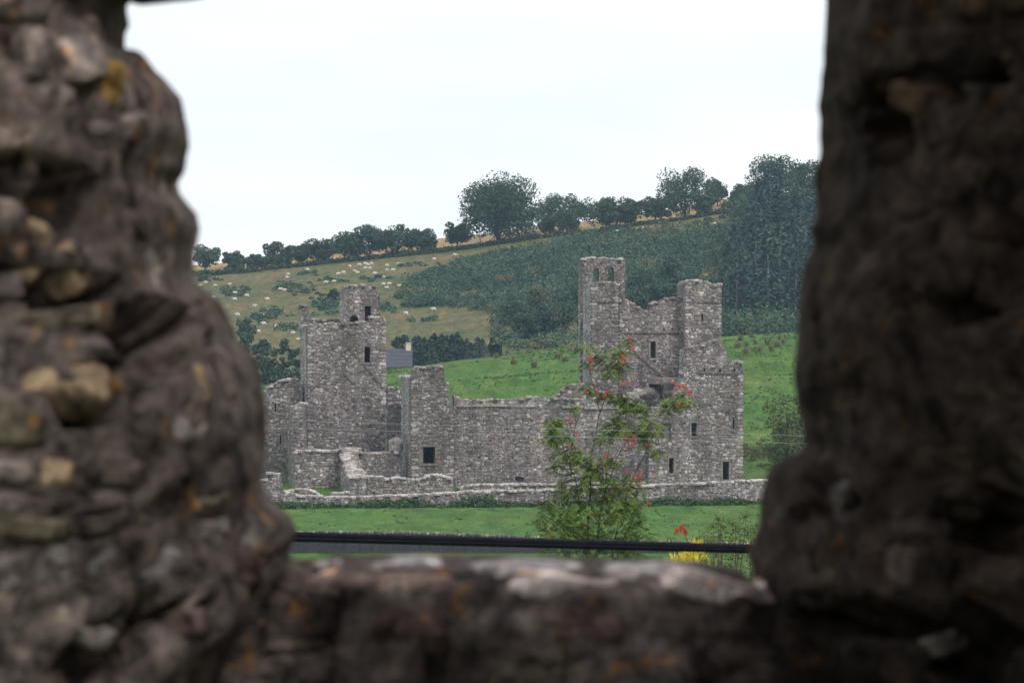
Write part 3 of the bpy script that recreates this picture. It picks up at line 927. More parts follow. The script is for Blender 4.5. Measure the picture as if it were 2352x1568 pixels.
wl = slab(T, loc, 'wall_body', fr, poly, [], 0.45, M['dark_wall'])
tops = [p_ for p_ in poly if p_[1] > zb + 0.5]
u = tops[0][0]
random.seed(5)
while u < tops[-1][0]:
    w_ = random.uniform(0.16, 0.36)
    zt = None
    for (a, za), (b2, zb2) in zip(tops, tops[1:]):
        if a <= u <= b2: zt = za + (zb2 - za) * (u - a) / max(1e-6, b2 - a); break
    if zt is not None and -22 < u < 24:
        o = bpy.data.objects.new('coping_stone', random.choice(STONE_ME)); col.objects.link(o); o.parent = wl
        k = random.uniform(0.7, 1.1)
        o.color = (*random.choice([(0.33 * k, 0.31 * k, 0.31 * k), (0.20 * k, 0.19 * k, 0.195 * k), (0.12 * k, 0.115 * k, 0.12 * k)]), 1)
        o.matrix_local = Matrix.Translation(fr.p(u + w_ / 2, zt, -0.22)) @ Matrix.Diagonal((w_, 0.5, random.uniform(0.08, 0.16), 1))
    u += w_ + 0.01

# ------------------------------------------------------------------ foliage
def quads(centres, size, normal_bias=None, aspect=1.0, jitter=0.4):
    """leaf-sized faces of random lie: returns vertices and faces"""
    c = np.asarray(centres, dtype=np.float64)
    n = len(c)
    s = (np.asarray(size) * np.ones(n)) * rng.uniform(1 - jitter, 1 + jitter, n)
    a = rng.normal(size=(n, 3)); a /= np.linalg.norm(a, axis=1)[:, None]
    b_ = rng.normal(size=(n, 3)); b_ -= a * (a * b_).sum(1)[:, None]; b_ /= np.linalg.norm(b_, axis=1)[:, None]
    a *= s[:, None] * 0.5; b_ *= s[:, None] * 0.5 * aspect
    v = np.stack([c - a * 1.15, c - b_ * 0.8, c + a * 1.15, c + b_ * 0.8], 1).reshape(-1, 3)
    f = np.arange(n * 4).reshape(n, 4)
    return v, f

def crown_points(n, rx, ry, rz, lobes, seed, low=0.0):
    """points thick on the shells of many small lobes that fill an uneven crown; centre at the origin"""
    g = np.random.default_rng(seed)
    L = []
    for k in range(lobes):
        d = g.normal(size=3); d /= np.linalg.norm(d)
        q = g.uniform(0.1, 1.0) ** 0.5
        r = g.uniform(0.26, 0.50) * min(rx, rz)
        d = d / (np.abs(d) ** 3).sum() ** (1 / 3)
        c = d * np.maximum(np.array((rx, ry, rz)) - r * 0.8, 0.1) * q
        L.append((c, r))
    per = max(3, n // lobes)
    P = []
    for c, r in L:
        d = g.normal(size=(per, 3)); d /= np.linalg.norm(d, axis=1)[:, None]
        rad = r * g.uniform(0.25, 1.05, per) ** 0.45
        P.append(c + d * rad[:, None] * np.array((1.1, 1.1, 0.85)))
    return np.concatenate(P)

def broadleaf(name, label, base, height, width, seed, mat='far_leaf', n=1100, trunk=0.28, leaf=0.5, lobes=16, group=None, bark='far_bark', cat='tree', sink=0.4):
    r = random.Random(seed)
    base = Vector(base)
    T = empty(name, base, label, cat, group)
    h0 = height * trunk
    rz = (height - h0 * 0.75) / 2
    cz = h0 * 0.75 + rz
    P = crown_points(n, width / 2, width / 2, rz * 1.08, lobes, seed) + np.array((0, 0, cz))
    v, f = quads(P, leaf)
    v = v + np.array(base)
    obj('crown', new_mesh('crown', v, f, M[mat]), T, base)
    mb = MB()
    tr = max(0.10, height * 0.022)
    lean = r.uniform(-0.06, 0.06) * height
    top = base + Vector((lean, 0, cz + rz * 0.3))
    mb.tube([base - Vector((0, 0, sink)), base + Vector((lean * 0.3, 0, h0)), top], [tr * 1.25, tr, tr * 0.3], 6)
    for k in range(5):
        a = r.uniform(0, 2 * math.pi); q = r.uniform(0.8, 1.1)
        p0 = base + Vector((lean * 0.4, 0, h0 * q))
        p1 = base + Vector((math.cos(a) * width * 0.30, math.sin(a) * width * 0.30, cz + rz * r.uniform(-0.3, 0.45)))
        mb.tube([p0, (p0 + p1) / 2 + Vector((0, 0, 0.08 * height)), p1], [tr * 0.55, tr * 0.4, tr * 0.15], 5)
    mb.build('trunk', M[bark], T, base, True)
    return T

def ridge_tree(x, yb, yt, wpx, Y, label, seed, mat='far_leaf', n=1100, group='trees along the ridge', **kw):
    k = FPX / Y
    X = (x - CX) / k
    z = ground_z(X, Y)
    top = CZ - (yt - CY) / k
    return broadleaf('broadleaf_tree', label, (X, Y, z), max(1.5, top - z), wpx / k, seed, mat, n, group=group, **kw)

RT = [
 (472, 562, 46, 985, 'far_leaf', 'dark ridge tree at the far left, half hidden by the window stones'),
 (534, 576, 36, 990, 'far_leaf', 'small round tree standing alone on the left skyline'),
 (540, 600, 34, 962, 'far_leaf', 'low bushy tree below the lone skyline tree on the left'),
 (588, 583, 56, 964, 'far_leaf', 'broad low tree at the left start of the ridge tree row'),
 (636, 553, 66, 968, 'far_leaf2', 'pointed-topped tree third along the left ridge row'),
 (688, 561, 56, 972, 'far_leaf', 'loose thin tree in the left ridge row showing sky through'),
 (730, 549, 58, 964, 'far_leaf2', 'rounded olive tree in the middle of the left ridge row'),
 (793, 524, 62, 964, 'far_leaf', 'dense tall tree left of the twin crowns on the left ridge'),
 (850, 515, 74, 966, 'far_leaf', 'left of the twin round crowns on the left ridge'),
 (914, 513, 74, 962, 'far_leaf', 'right of the twin round crowns on the left ridge, trunk showing'),
 (975, 522, 58, 964, 'far_leaf', 'dark leaning tree at the right end of the left ridge row'),
 (1050, 507, 44, 968, 'far_leaf2', 'small pale tree just left of the great round tree'),
 (1284, 443, 112, 985, 'far_leaf', 'wide low tree behind and right of the great round tree'),
 (1305, 487, 36, 960, 'far_leaf', 'small dark tree in front of the wide low tree on the ridge'),
 (1262, 491, 32, 964, 'far_leaf2', 'little olive tree right beside the great round tree'),
 (1392, 450, 66, 964, 'far_leaf', 'round dark tree above the twin-windowed tower'),
 (1448, 452, 46, 962, 'far_leaf2', 'smaller leaning tree right of the round dark tree above the tower'),
 (1518, 444, 62, 964, 'far_leaf', 'flat-topped tree left of the tall crown on the right ridge'),
 (1572, 381, 92, 966, 'far_leaf', 'tall domed tree standing highest of the right middle ridge'),
 (1614, 445, 38, 961, 'far_leaf', 'narrow dark tree at the right foot of the tall domed tree'),
 (1648, 408, 42, 990, 'far_leaf', 'small round tree alone in the gap of the right ridge'),
 (1700, 425, 56, 965, 'far_leaf', 'low dark tree at the left of the right-hand ridge clump'),
 (1738, 414, 54, 966, 'far_leaf2', 'green tree inside the right-hand ridge clump'),
 (1778, 350, 86, 972, 'far_leaf', 'tallest arching tree of the right-hand ridge clump'),
 (1838, 362, 72, 975, 'far_leaf', 'lacy tall tree beside the dark right window jamb'),
 (1890, 370, 70, 975, 'far_leaf', 'last ridge tree, mostly hidden by the right window jamb'),
]
for i, (x, yt, wp, Y, mt, lb) in enumerate(RT):
    ridge_tree(x, 0, yt, wp * 1.6, Y - 18, lb, 100 + i, mt, n=int(1500 + 52 * wp), trunk=0.11 if wp < 90 else 0.05, lobes=int(15 + wp / 4), leaf=0.36)
ridge_tree(1148, 0, 400, 200, 944, 'great round tree, the biggest on the ridge', 79, 'far_leaf', n=19000, trunk=0.0, lobes=80, leaf=0.42)

# trees on the lower slopes
def slope_tree(name, x, yb, yt, wpx, Y, label, seed, group, mat='far_leaf', **kw):
    k = FPX / Y; X = (x - CX) / k; z = ground_z(X, Y)
    return broadleaf(name, label, (X, Y, z), max(1.5, CZ - (yt - CY) / k - z), wpx / k, seed, mat, group=group, **kw)
for i, (x, yt, wp, Y, lb) in enumerate([
    (566, 722, 56, 720, 'bushy tree on the left slope beside the window stones'),
    (608, 772, 44, 640, 'thin loose tree with pale stems behind the stair ruin'),
    (622, 800, 50, 622, 'low spreading tree just above the stair ruin'),
    (655, 778, 40, 640, 'slender upright tree between stair ruin and left tower'),
    (680, 795, 44, 630, 'dense tree tight against the left tower'),
    (590, 790, 34, 655, 'spindly sapling nearest the left window stones'),
    (766, 662, 26, 830, 'single thin grey tree in the sheep pasture'),
    (1138, 772, 40, 655, 'rounded tree at the right end of the dark hedge row'),
    (920, 765, 40, 655, 'airy tree behind the slate roofed house')]):
    slope_tree('slope_tree', x, 0, yt, wp, Y, lb, 300 + i, 'trees on the lower slope', n=1300, leaf=0.4, lobes=18, trunk=0.15, bark='pale_bark')

def conifer_mesh(seed, h, wd):
    g = np.random.default_rng(seed)
    P = []
    for k in range(30):
        q = k / 29
        z = h * (0.22 + 0.76 * q)
        r = wd / 2 * (1 - q) ** 0.6 * (0.75 + 0.25 * g.uniform()) + 0.08
        nb = 8
        for j in range(nb):
            a = g.uniform(0, 2 * math.pi)
            for s in np.linspace(0.25, 1.0, 5):
                P.append((math.cos(a) * r * s, math.sin(a) * r * s, z - 0.28 * r * s * s + g.uniform(-0.12, 0.12)))
    v, f = quads(np.array(P), 0.42)
    return new_mesh('conifer_crown', v, f, M['conifer'])
CON = [(conifer_mesh(s, 14.0, 5.4)) for s in (1, 2, 3, 4)]
mbt = MB(); mbt.tube([(0, 0, -0.5), (0, 0, 6), (0, 0, 13.6)], [0.2, 0.14, 0.04], 6)
CONT = mbt.mesh('conifer_trunk', M['pale_bark'], True)
def conifer(base, h, label, group, k):
    T = empty('conifer', base, label, 'conifer', group)
    s = h / 14.0
    for nm, me in (('crown', CON[k % 4]), ('trunk', CONT)):
        o = bpy.data.objects.new(nm, me); col.objects.link(o); o.parent = T
    wide = 1.5 if h < 9 else 1.0
    T.scale = (1.25 * wide * s * (0.85 + 0.3 * ((k * 37) % 10) / 10),) * 2 + (s,)
    T.rotation_euler = (0, 0, k * 1.7)
    return T
for k in range(14):
    x = 952 + k * 12 + random.uniform(-3, 3)
    X = (x - CX) / FPX * 648; Y = 648 + random.uniform(-5, 5)
    zt = CZ - ((768 + random.uniform(-6, 10) + (8 if k > 8 else 0)) - CY) / FPX * Y
    z = ground_z(X, Y)
    conifer((X, Y, z), zt - z, 'dark conifer in the close row right of the slate roofed house', 'conifers right of the house', k)
random.seed(33)
spots = []
while len(spots) < 74:
    x = random.uniform(1672, 2050); y = random.uniform(575, 752)
    if x < 1725 and y < 660 + (1725 - x): continue
    p_ = hit(x, y, 600)
    if all((p_ - q).length > 5.0 for q in spots): spots.append(p_)
for k, p_ in enumerate(spots):
    xx = CX + p_.x / p_.y * FPX
    conifer(p_, random.uniform(8.0, 15.5), 'tall thin conifer in the dark plantation on the right hillside' if xx < 1850 else 'conifer of the dark plantation standing behind the right window jamb', 'plantation conifers' if xx < 1850 else 'conifers behind the jamb', k)

# the hanging wood: broad crowns behind the tall tower and below the ridge clump
random.seed(91)
WD = [(x, y, 0) for x, y in ((1350, 770), (1395, 745), (1345, 720), (1455, 735), (1500, 720), (1545, 712), (1590, 730), (1620, 700), (1470, 690), (1540, 670), (1250, 778), (1210, 786), (1290, 760), (1185, 752), (1240, 735), (1640, 735))] + \
     [(x, y, 1) for x, y in ((1660, 640), (1690, 600), (1668, 700), (1720, 560), (1750, 590), (1700, 660), (1770, 540), (1810, 560), (1740, 510), (1800, 505), (1840, 530), (1690, 530), (1780, 620), (1830, 600))]
for i, (x, y, g_) in enumerate(WD):
    p_ = hit(x, y, 590)
    h_ = random.uniform(3.5, 6.0) if not g_ else random.uniform(5.5, 9.5)
    broadleaf('wood_tree', ('soft blue-green tree in the scrub behind the tall tower' if not g_ else 'soft blue-green tree at the upper edge of the right plantation'), p_, h_, h_ * random.uniform(0.9, 1.3), 700 + i,
              'scrub' if i % 3 else 'far_leaf', n=1900, leaf=0.34, lobes=20, trunk=0.08, group='trees behind the tall tower' if not g_ else 'trees at the plantation edge')
# scrub over the right of the hill, and patches in the pasture
def clumps(pts, sizes, per, leaf, mat, name, label, cat, flat=0.7):
    P, S = [], []
    for p_, s in zip(pts, sizes):
        d = rng.normal(size=(per, 3)); d /= np.linalg.norm(d, axis=1)[:, None]
        d[:, 2] = np.abs(d[:, 2]) * flat
        P.append(np.array(p_) + d * (s * rng.uniform(0.5, 1.0, per))[:, None])
        S.append(np.full(per, leaf))
    v, f = quads(np.concatenate(P), np.concatenate(S))
    o = obj(name, new_mesh(name, v, f, M[mat]))
    return tag(o, label, cat, kind='stuff')

REGION = [(905, 693), (935, 655), (1000, 615), (1130, 584), (1300, 556), (1500, 516), (1640, 502), (1700, 500), (1880, 478), (2300, 440), (2300, 760), (1660, 772), (1330, 800), (1180, 800), (1135, 765), (1150, 722), (1050, 708), (930, 706)]
random.seed(12)
pts, sz = [], []
tries = 0
while len(pts) < 7600 and tries < 60000:
    tries += 1
    x = random.uniform(900, 2150); y = random.uniform(470, 800)
    if not inside(REGION, x, y): continue
    p_ = hit(x, y, 585, 1000, 6)
    k = noise.noise(Vector((p_.x * 0.035, p_.y * 0.02, 5.0))) + 0.5 * noise.noise(Vector((p_.x * 0.1, p_.y * 0.06, 8.0)))
    if k < (-0.22 if x > 1450 else -0.33) and random.random() < 0.9: continue
    if x < 1330 and y > 700 and random.random() < 0.1: continue
    pts.append(p_); sz.append(random.uniform(0.8, 2.1) * (1.0 + max(0, k) * 1.6) * (1.5 if x > 1250 and y > 640 else 1.0))
clumps(pts, sz, 56, 0.36, 'scrub', 'hillside_scrub', 'dense blue-green bracken and gorse covering the right hillside', 'scrub')
pts, sz = [], []
for cx, cy, wx, wy, n in ((534, 669, 80, 22, 40), (670, 664, 120, 26, 90), (748, 698, 90, 40, 90), (636, 719, 60, 20, 36), (597, 732, 70, 22, 40), (662, 752, 76, 18, 36), (470, 640, 80, 18, 30),
                          (760, 645, 60, 10, 18), (890, 708, 50, 26, 22), (700, 630, 60, 10, 14), (980, 735, 80, 14, 14), (860, 640, 80, 14, 18), (960, 610, 70, 10, 18)):
    for _ in range(int(n * 0.65)):
        pts.append(hit(cx + random.gauss(0, wx / 4), cy + random.gauss(0, wy / 4), 600)); sz.append(random.uniform(0.45, 1.1))
clumps(pts, sz, 24, 0.42, 'scrub', 'pasture_scrub', 'scattered patches of dark bracken across the sheep pasture', 'scrub')
pts, sz = [], []
for _ in range(900):
    x = random.uniform(380, 1990)
    Y = 942 + random.gauss(0, 1.3)
    X = (x - CX) / FPX * Y
    pts.append(Vector((X, Y, ground_z(X, Y)))); sz.append(random.uniform(0.6, 1.3) * (1.0 if x < 1250 else 0.8))
clumps(pts, sz, 26, 0.42, 'hedge', 'hedgerow', 'dark overgrown hedge line running under the ridge trees', 'hedge', 1.0)

# rushes in the green field
rush_me = []
for s in range(3):
    g = np.random.default_rng(50 + s)
    V, F = [], []
    for k in range(46):
        a = g.uniform(0, 2 * math.pi); r = g.uniform(0, 0.28); l = g.uniform(0.5, 1.0); o_ = g.uniform(0.1, 0.45)
        b_ = np.array((math.cos(a) * r, math.sin(a) * r, -0.05)); t_ = b_ + np.array((math.cos(a) * o_, math.sin(a) * o_, l))
        sd = np.array((-math.sin(a), math.cos(a), 0)) * 0.06
        i = len(V); V += [b_ - sd, b_ + sd, t_ + sd * 0.3, t_ - sd * 0.3]; F.append((i, i + 1, i + 2, i + 3))
    rush_me.append(new_mesh('rush', V, F, M['rush']))
RU = [(1165, 812), (1213, 808), (1282, 822), (1296, 830), (1227, 843), (1325, 808), (1180, 836), (1240, 800), (1310, 806), (1140, 822), (1190, 806)]
RR = [(1700, 782), (1735, 790), (1762, 792), (1745, 806), (1772, 806), (1695, 800), (1790, 780), (1715, 795), (1725, 775), (1785, 797), (1712, 812), (1800, 788)]
for i, (x, y) in enumerate(RU + RR):
    p_ = hit(x, y)
    o = bpy.data.objects.new('rush_tussock', rush_me[i % 3]); col.objects.link(o)
    s = random.uniform(0.6, 1.0)
    o.location = p_; o.scale = (s * 1.25, s * 1.25, s); o.rotation_euler = (0, 0, i)
    if i < len(RU): tag(o, 'brown rush tussock on the green field left of tall tower', 'rushes', 'rushes left of the tall tower')
    else: tag(o, 'brown rush tussock on the green field right of the towers', 'rushes', 'rushes right of the tower')

pts, sz = [], []
random.seed(61)
for _ in range(9000):
    Y = random.uniform(430, 572); X = random.uniform(-34, 42)
    k = noise.noise(Vector((X * 0.09, Y * 0.05, 11)))
    if random.random() > 0.35 + k * 1.2: continue
    pts.append(Vector((X, Y, ground_z(X, Y)))); sz.append(random.uniform(0.06, 0.2) * (1 + max(0, k)))
clumps(pts, sz, 9, 0.17, 'pasture', 'rough_grass', 'rough tussocky grass over the green slope behind the ruins', 'grass')
# weeds along the foot of the field wall, tufts in the near grass, bank on the right
pts, sz = [], []
random.seed(40)
for _ in range(1500):
    x = random.uniform(560, 1960)
    u, z = uz(x, 1160, -22.4 - abs(random.gauss(0, 0.8)))
    dd = -22.5 - abs(random.gauss(0, 0.9))
    q = uw(u, dd)
    k = noise.noise(Vector((u * 0.25, 3, 1)))
    if k < -0.05 and random.random() < 0.75: continue
    pts.append(Vector((q.x, q.y, ground_z(q.x, q.y)))); sz.append(random.uniform(0.2, 0.55) * (0.8 + max(0, k) * 2.0))
for _ in range(60):
    u, z = uz(random.gauss(935, 12), 1160, -23); q = uw(u, -23 + random.gauss(0, 0.6))
    pts.append(Vector((q.x, q.y, ground_z(q.x, q.y)))); sz.append(random.uniform(0.5, 0.85))
clumps(pts, sz, 22, 0.2, 'weed', 'nettle_bed', 'dark green nettles along the foot of the field wall', 'weeds', 1.1)
pts, sz = [], []
for _ in range(900):
    Y = random.uniform(308, 372); X = random.uniform(-24, 24)
    if noise.noise(Vector((X * 0.3, Y * 0.12, 6))) < 0.12: continue
    pts.append(Vector((X, Y, ground_z(X, Y)))); sz.append(random.uniform(0.04, 0.16))
clumps(pts, sz, 10, 0.12, 'tuft', 'grass_tufts', 'small dark tufts dotted over the near field', 'grass')
pts, sz = [], []
for _ in range(260):
    x = random.uniform(1708, 1900); Y = 436 + random.gauss(0, 3.0)
    X = (x - CX) / FPX * Y
    pts.append(Vector((X, Y, ground_z(X, Y) - 0.1))); sz.append(random.uniform(0.3, 0.7))
clumps(pts, sz, 22, 0.2, 'bush_leaf', 'bank_growth', 'brown and dark green growth on the bank right of the lower tower', 'weeds')
for i, (x, yt, wp, Y, lb) in enumerate([(1806, 888, 118, 426, 'yellow-green hawthorn bush right of the lower tower'), (1852, 870, 70, 432, 'dark hedge tree at the edge of the right window jamb')]):
    slope_tree('hedge_bush', x, 0, yt, wp, Y, lb, 500 + i, 'bushes right of the ruins', mat='bush_leaf' if i == 0 else 'hedge', n=4200, leaf=0.17, lobes=34, trunk=0.0, cat='bush')

# ------------------------------------------------------------------ sheep
def sheep_mesh():
    vs = [((-0.42, 0, 0.62), 0.27), ((0.0, 0, 0.60), 0.31), ((0.38, 0, 0.64), 0.26), ((0.60, 0, 0.72), 0.13), ((0.74, 0, 0.66), 0.12), ((0.90, 0, 0.56), 0.07)]
    es = [(0, 1), (1, 2), (2, 3), (3, 4), (4, 5)]
    for root, x in ((0, -0.42), (2, 0.36)):
        for s in (-1, 1):
            i = len(vs)
            vs += [((x, 0.15 * s, 0.38), 0.085), ((x - 0.03, 0.15 * s, 0.18), 0.05), ((x, 0.15 * s, 0.0), 0.045)]
            es += [(root, i), (i, i + 1), (i + 1, i + 2)]
    me = bpy.data.meshes.new('sheep_body')
    me.from_pydata([v[0] for v in vs], es, [])
    o = bpy.data.objects.new('sheep_body', me); col.objects.link(o)
    sk = o.modifiers.new('skin', 'SKIN')
    for v, d in zip(vs, me.skin_vertices[0].data): d.radius = (v[1], v[1])
    me.skin_vertices[0].data[1].use_root = True
    o.modifiers.new('sub', 'SUBSURF').levels = 1
    dg = bpy.context.evaluated_depsgraph_get()
    r = bpy.data.meshes.new_from_object(o.evaluated_get(dg))
    bpy.data.objects.remove(o)
    r.materials.clear(); r.materials.append(M['fleece'])
    r.polygons.foreach_set('use_smooth', np.ones(len(r.polygons), dtype=bool))
    return r
SH = sheep_mesh()
SP = [(140,660),(90,685),(222,687),(350,675),(395,755),(508,778),(400,812),(210,795),(688,810),(573,873),(425,948),(647,950),(657,1027),(765,1046),(607,1096),(910,1108),(955,1166),
      (797,723),(835,729),(857,619),(872,587),(1040,548),(1200,662),(1270,653),(1310,587),(1360,575),(1460,560),(1478,575),(1412,517),(1500,505),(1545,498),(1575,507),(1605,493),
      (1545,535),(1593,535),(1630,585),(1745,510),(1840,498),(1740,553),(1790,552),(1713,612),(1708,680),(1760,675),(1743,708),(1855,690),(1910,937),(2155,900),(2160,455),(2335,418)]
SD = [((640 + a / 2.6133) * 0.68056, (700 + b2 / 2.6133) * 0.68056) for a, b2 in SP] + [(1417, 532), (1467, 526), (1475, 524), (1643, 513)]
def sheep_label(x, y):
    if x > 1300: return 'pale sheep in the bracken high on the right of the hill', 'sheep in the right bracken'
    if x > 960 and y < 620: return 'pale sheep just under the hedge near the great round tree', 'sheep by the great tree'
    if x > 880 and y > 650: return 'pale sheep alone on the tan slope between the two towers', 'sheep between the towers'
    if x > 870: return 'pale sheep at the edge of the bracken above the left tower', 'sheep by the bracken edge'
    if x > 790 and y < 618: return 'pale sheep in the crowded flock below the twin round crowns', 'sheep in the crowded flock'
    if x > 730: return 'pale sheep on the pasture right above the left tower', 'sheep above the left tower'
    if y > 700: return 'pale sheep low on the slope left of the left tower', 'sheep low on the left slope'
    if x < 560: return 'pale sheep at the far left of the pasture', 'sheep at the far left'
    return 'pale sheep in the middle of the left pasture', 'sheep in the left pasture'
for i, (x, y) in enumerate(SD):
    o = bpy.data.objects.new('sheep', SH); col.objects.link(o)
    p_ = hit(x, y + 4, 590)
    o.location = p_ + Vector((0, 0, 0.02))
    s = random.uniform(0.62, 0.8)
    o.scale = (s, s, s * 0.95)
    o.rotation_euler = (0, 0, random.choice((0, math.pi)) + random.uniform(-0.7, 0.7))
    lb, g_ = sheep_label(x, y)
    tag(o, lb, 'sheep', g_)

# ------------------------------------------------------------------ farmhouse
Yh = 640.0; k = FPX / Yh
xl, xr = (845 - CX) / k, (944 - CX) / k
zr = CZ - (801 - CY) / k; ze = CZ - (841 - CY) / k; zg = ground_z((xl + xr) / 2, Yh) - 0.4
loc = ((xl + xr) / 2, Yh, zg)
T = empty('farmhouse', loc, 'slate roofed cream farmhouse behind the green field, right of the left tower', 'house')
mb = MB(); wdt = 5.2
v = [(xl, Yh, zg), (xr, Yh, zg), (xr, Yh + wdt, zg), (xl, Yh + wdt, zg), (xl, Yh, ze), (xr, Yh, ze), (xr, Yh + wdt, ze), (xl, Yh + wdt, ze), (xl, Yh + wdt / 2, zr - 0.12), (xr, Yh + wdt / 2, zr - 0.12)]
mb.add(v, [(0, 1, 5, 4), (1, 2, 6, 9, 5), (2, 3, 7, 6), (3, 0, 4, 8, 7)])
mb.build('wall', M['render'], T, loc)
mb = MB()
for s in (0, 1):
    y0, y1 = (Yh - 0.35, Yh + wdt / 2) if s == 0 else (Yh + wdt + 0.35, Yh + wdt / 2)
    e = ze - 0.15
    a = [(xl - 0.2, y0, e), (xr + 0.2, y0, e), (xr + 0.2, y1, zr), (xl - 0.2, y1, zr)]
    mb.add(a + [(x, y, z - 0.12) for x, y, z in a], [(0, 1, 2, 3), (7, 6, 5, 4), (0, 4, 5, 1), (1, 5, 6, 2), (3, 7, 4, 0)])
rf = mb.build('roof', M['slate'], T, loc)
for j in range(5):
    q0, q1 = j / 5, (j + 1) / 5
    mb = MB()
    y0, z0 = Yh - 0.36 + (wdt / 2 + 0.36) * q0, ze - 0.13 + (zr - ze + 0.15) * q0
    y1, z1 = Yh - 0.36 + (wdt / 2 + 0.36) * q1, ze - 0.13 + (zr - ze + 0.15) * q1
    a = [(xl - 0.2, y0, z0 + 0.05), (xr + 0.2, y0, z0 + 0.05), (xr + 0.2, y1, z1 + 0.012), (xl - 0.2, y1, z1 + 0.012)]
    mb.add(a + [(x, y, z - 0.04) for x, y, z in a], [(0, 1, 2, 3), (0, 4, 5, 1), (7, 6, 5, 4)])
    mb.build('slate_course', M['slate'], rf)
mb = MB(); mb.box((xr - 0.75, Yh + wdt / 2 - 0.35, zr - 0.5), (xr - 0.05, Yh + wdt / 2 + 0.35, zr + 0.75)); mb.box((xr - 0.82, Yh + wdt / 2 - 0.42, zr + 0.75), (xr + 0.02, Yh + wdt / 2 + 0.42, zr + 0.87))
mb.build('chimney', M['render'], rf)
for j in range(3):
    x0 = xl + 0.9 + j * 1.9; mb = MB()
    mb.box((x0, Yh - 0.05, ze - 1.6), (x0 + 0.8, Yh - 0.01, ze - 0.5)); f_ = mb.build('window', M['render'], T, loc)
    mb = MB(); mb.box((x0 + 0.08, Yh - 0.07, ze - 1.52), (x0 + 0.72, Yh - 0.045, ze - 0.58)); mb.build('pane', M['glass'], f_)

# ------------------------------------------------------------------ the rowan and the plants in front
YR = 75.0
ground_r = ground_z(at(1370, 1200, YR).x, YR)
base_r = Vector((at(1365, 1200, YR).x, YR, ground_r))
T = empty('rowan_tree', base_r, 'slender rowan with red berry clusters and feathery green leaves in front of the ruins', 'tree')
rr = random.Random(9)
foot = CY + (CZ - ground_r) * FPX / YR
STEMS = [
 [(1350.6, 788), (1355, 832), (1356, 863), (1364, 887), (1370, 910), (1372, 927), (1378, 945), (1373, 971), (1365, 1016), (1358, 1042), (1357, 1094), (1356, 1138), (1352, 1181), (1349, 1270), (1355, 1500), (1362, 1800)],
 [(1451, 786), (1437, 806), (1418, 814), (1411, 840), (1418, 861), (1408, 880), (1390, 915), (1378, 948)],
 [(1560, 905), (1548, 925), (1536, 945), (1531, 957), (1500, 1000), (1486, 1030), (1479, 1049), (1468, 1068), (1460, 1085), (1444, 1125), (1427, 1181), (1420, 1209), (1410, 1250), (1395, 1400), (1375, 1800)],
 [(1477, 985), (1479, 1023), (1484, 1034)],
 [(1446, 1000), (1436, 1018), (1425, 1037), (1414, 1058), (1402, 1098), (1394, 1120), (1382, 1160), (1378, 1181), (1370, 1270), (1368, 1500), (1366, 1800)],
 [(1268, 965), (1276, 985), (1291, 1018), (1300, 1051), (1310, 1075), (1319, 1091), (1326, 1120), (1331, 1164), (1335, 1198), (1340, 1270), (1350, 1500), (1360, 1800)],
 [(1289, 1105), (1290, 1120), (1290, 1155), (1305, 1184), (1328, 1209), (1342, 1242), (1350, 1330)],
 [(1310, 932), (1319, 950), (1323, 971), (1318, 1005), (1308, 1050), (1312, 1078)],
 [(1342, 932), (1332, 952), (1323, 971)],
 [(1380, 1011), (1377, 1042), (1382, 1062), (1384, 1100), (1388, 1135)],
 [(1400, 1000), (1392, 1040), (1382, 1062)],
 [(1240, 1180), (1255, 1215), (1290, 1260), (1335, 1330), (1355, 1450)],
 [(1470, 1150), (1455, 1190), (1430, 1240), (1400, 1330)],
 [(1440, 925), (1420, 960), (1402, 1010), (1395, 1060), (1390, 1130)],
]
nodes = []
for si, st in enumerate(STEMS):
    dy = rr.uniform(-0.35, 0.35)
    P, rad = [], []
    n = len(st)
    for k, (x, y) in enumerate(st):
        d_ = dy * max(0.0, 1 - (y - 780) / 900.0)
        q = at(x, y, YR + d_)
        P.append(q); rad.append(min(0.05, 0.0045 + 0.000020 * (y - st[0][1]) + 0.000010 * max(0, y - 900)))
        nodes.append((q, si))
    mb = MB(); mb.tube(P, rad, 6)
    mb.build('stem', M['bark'], T, base_r, True)
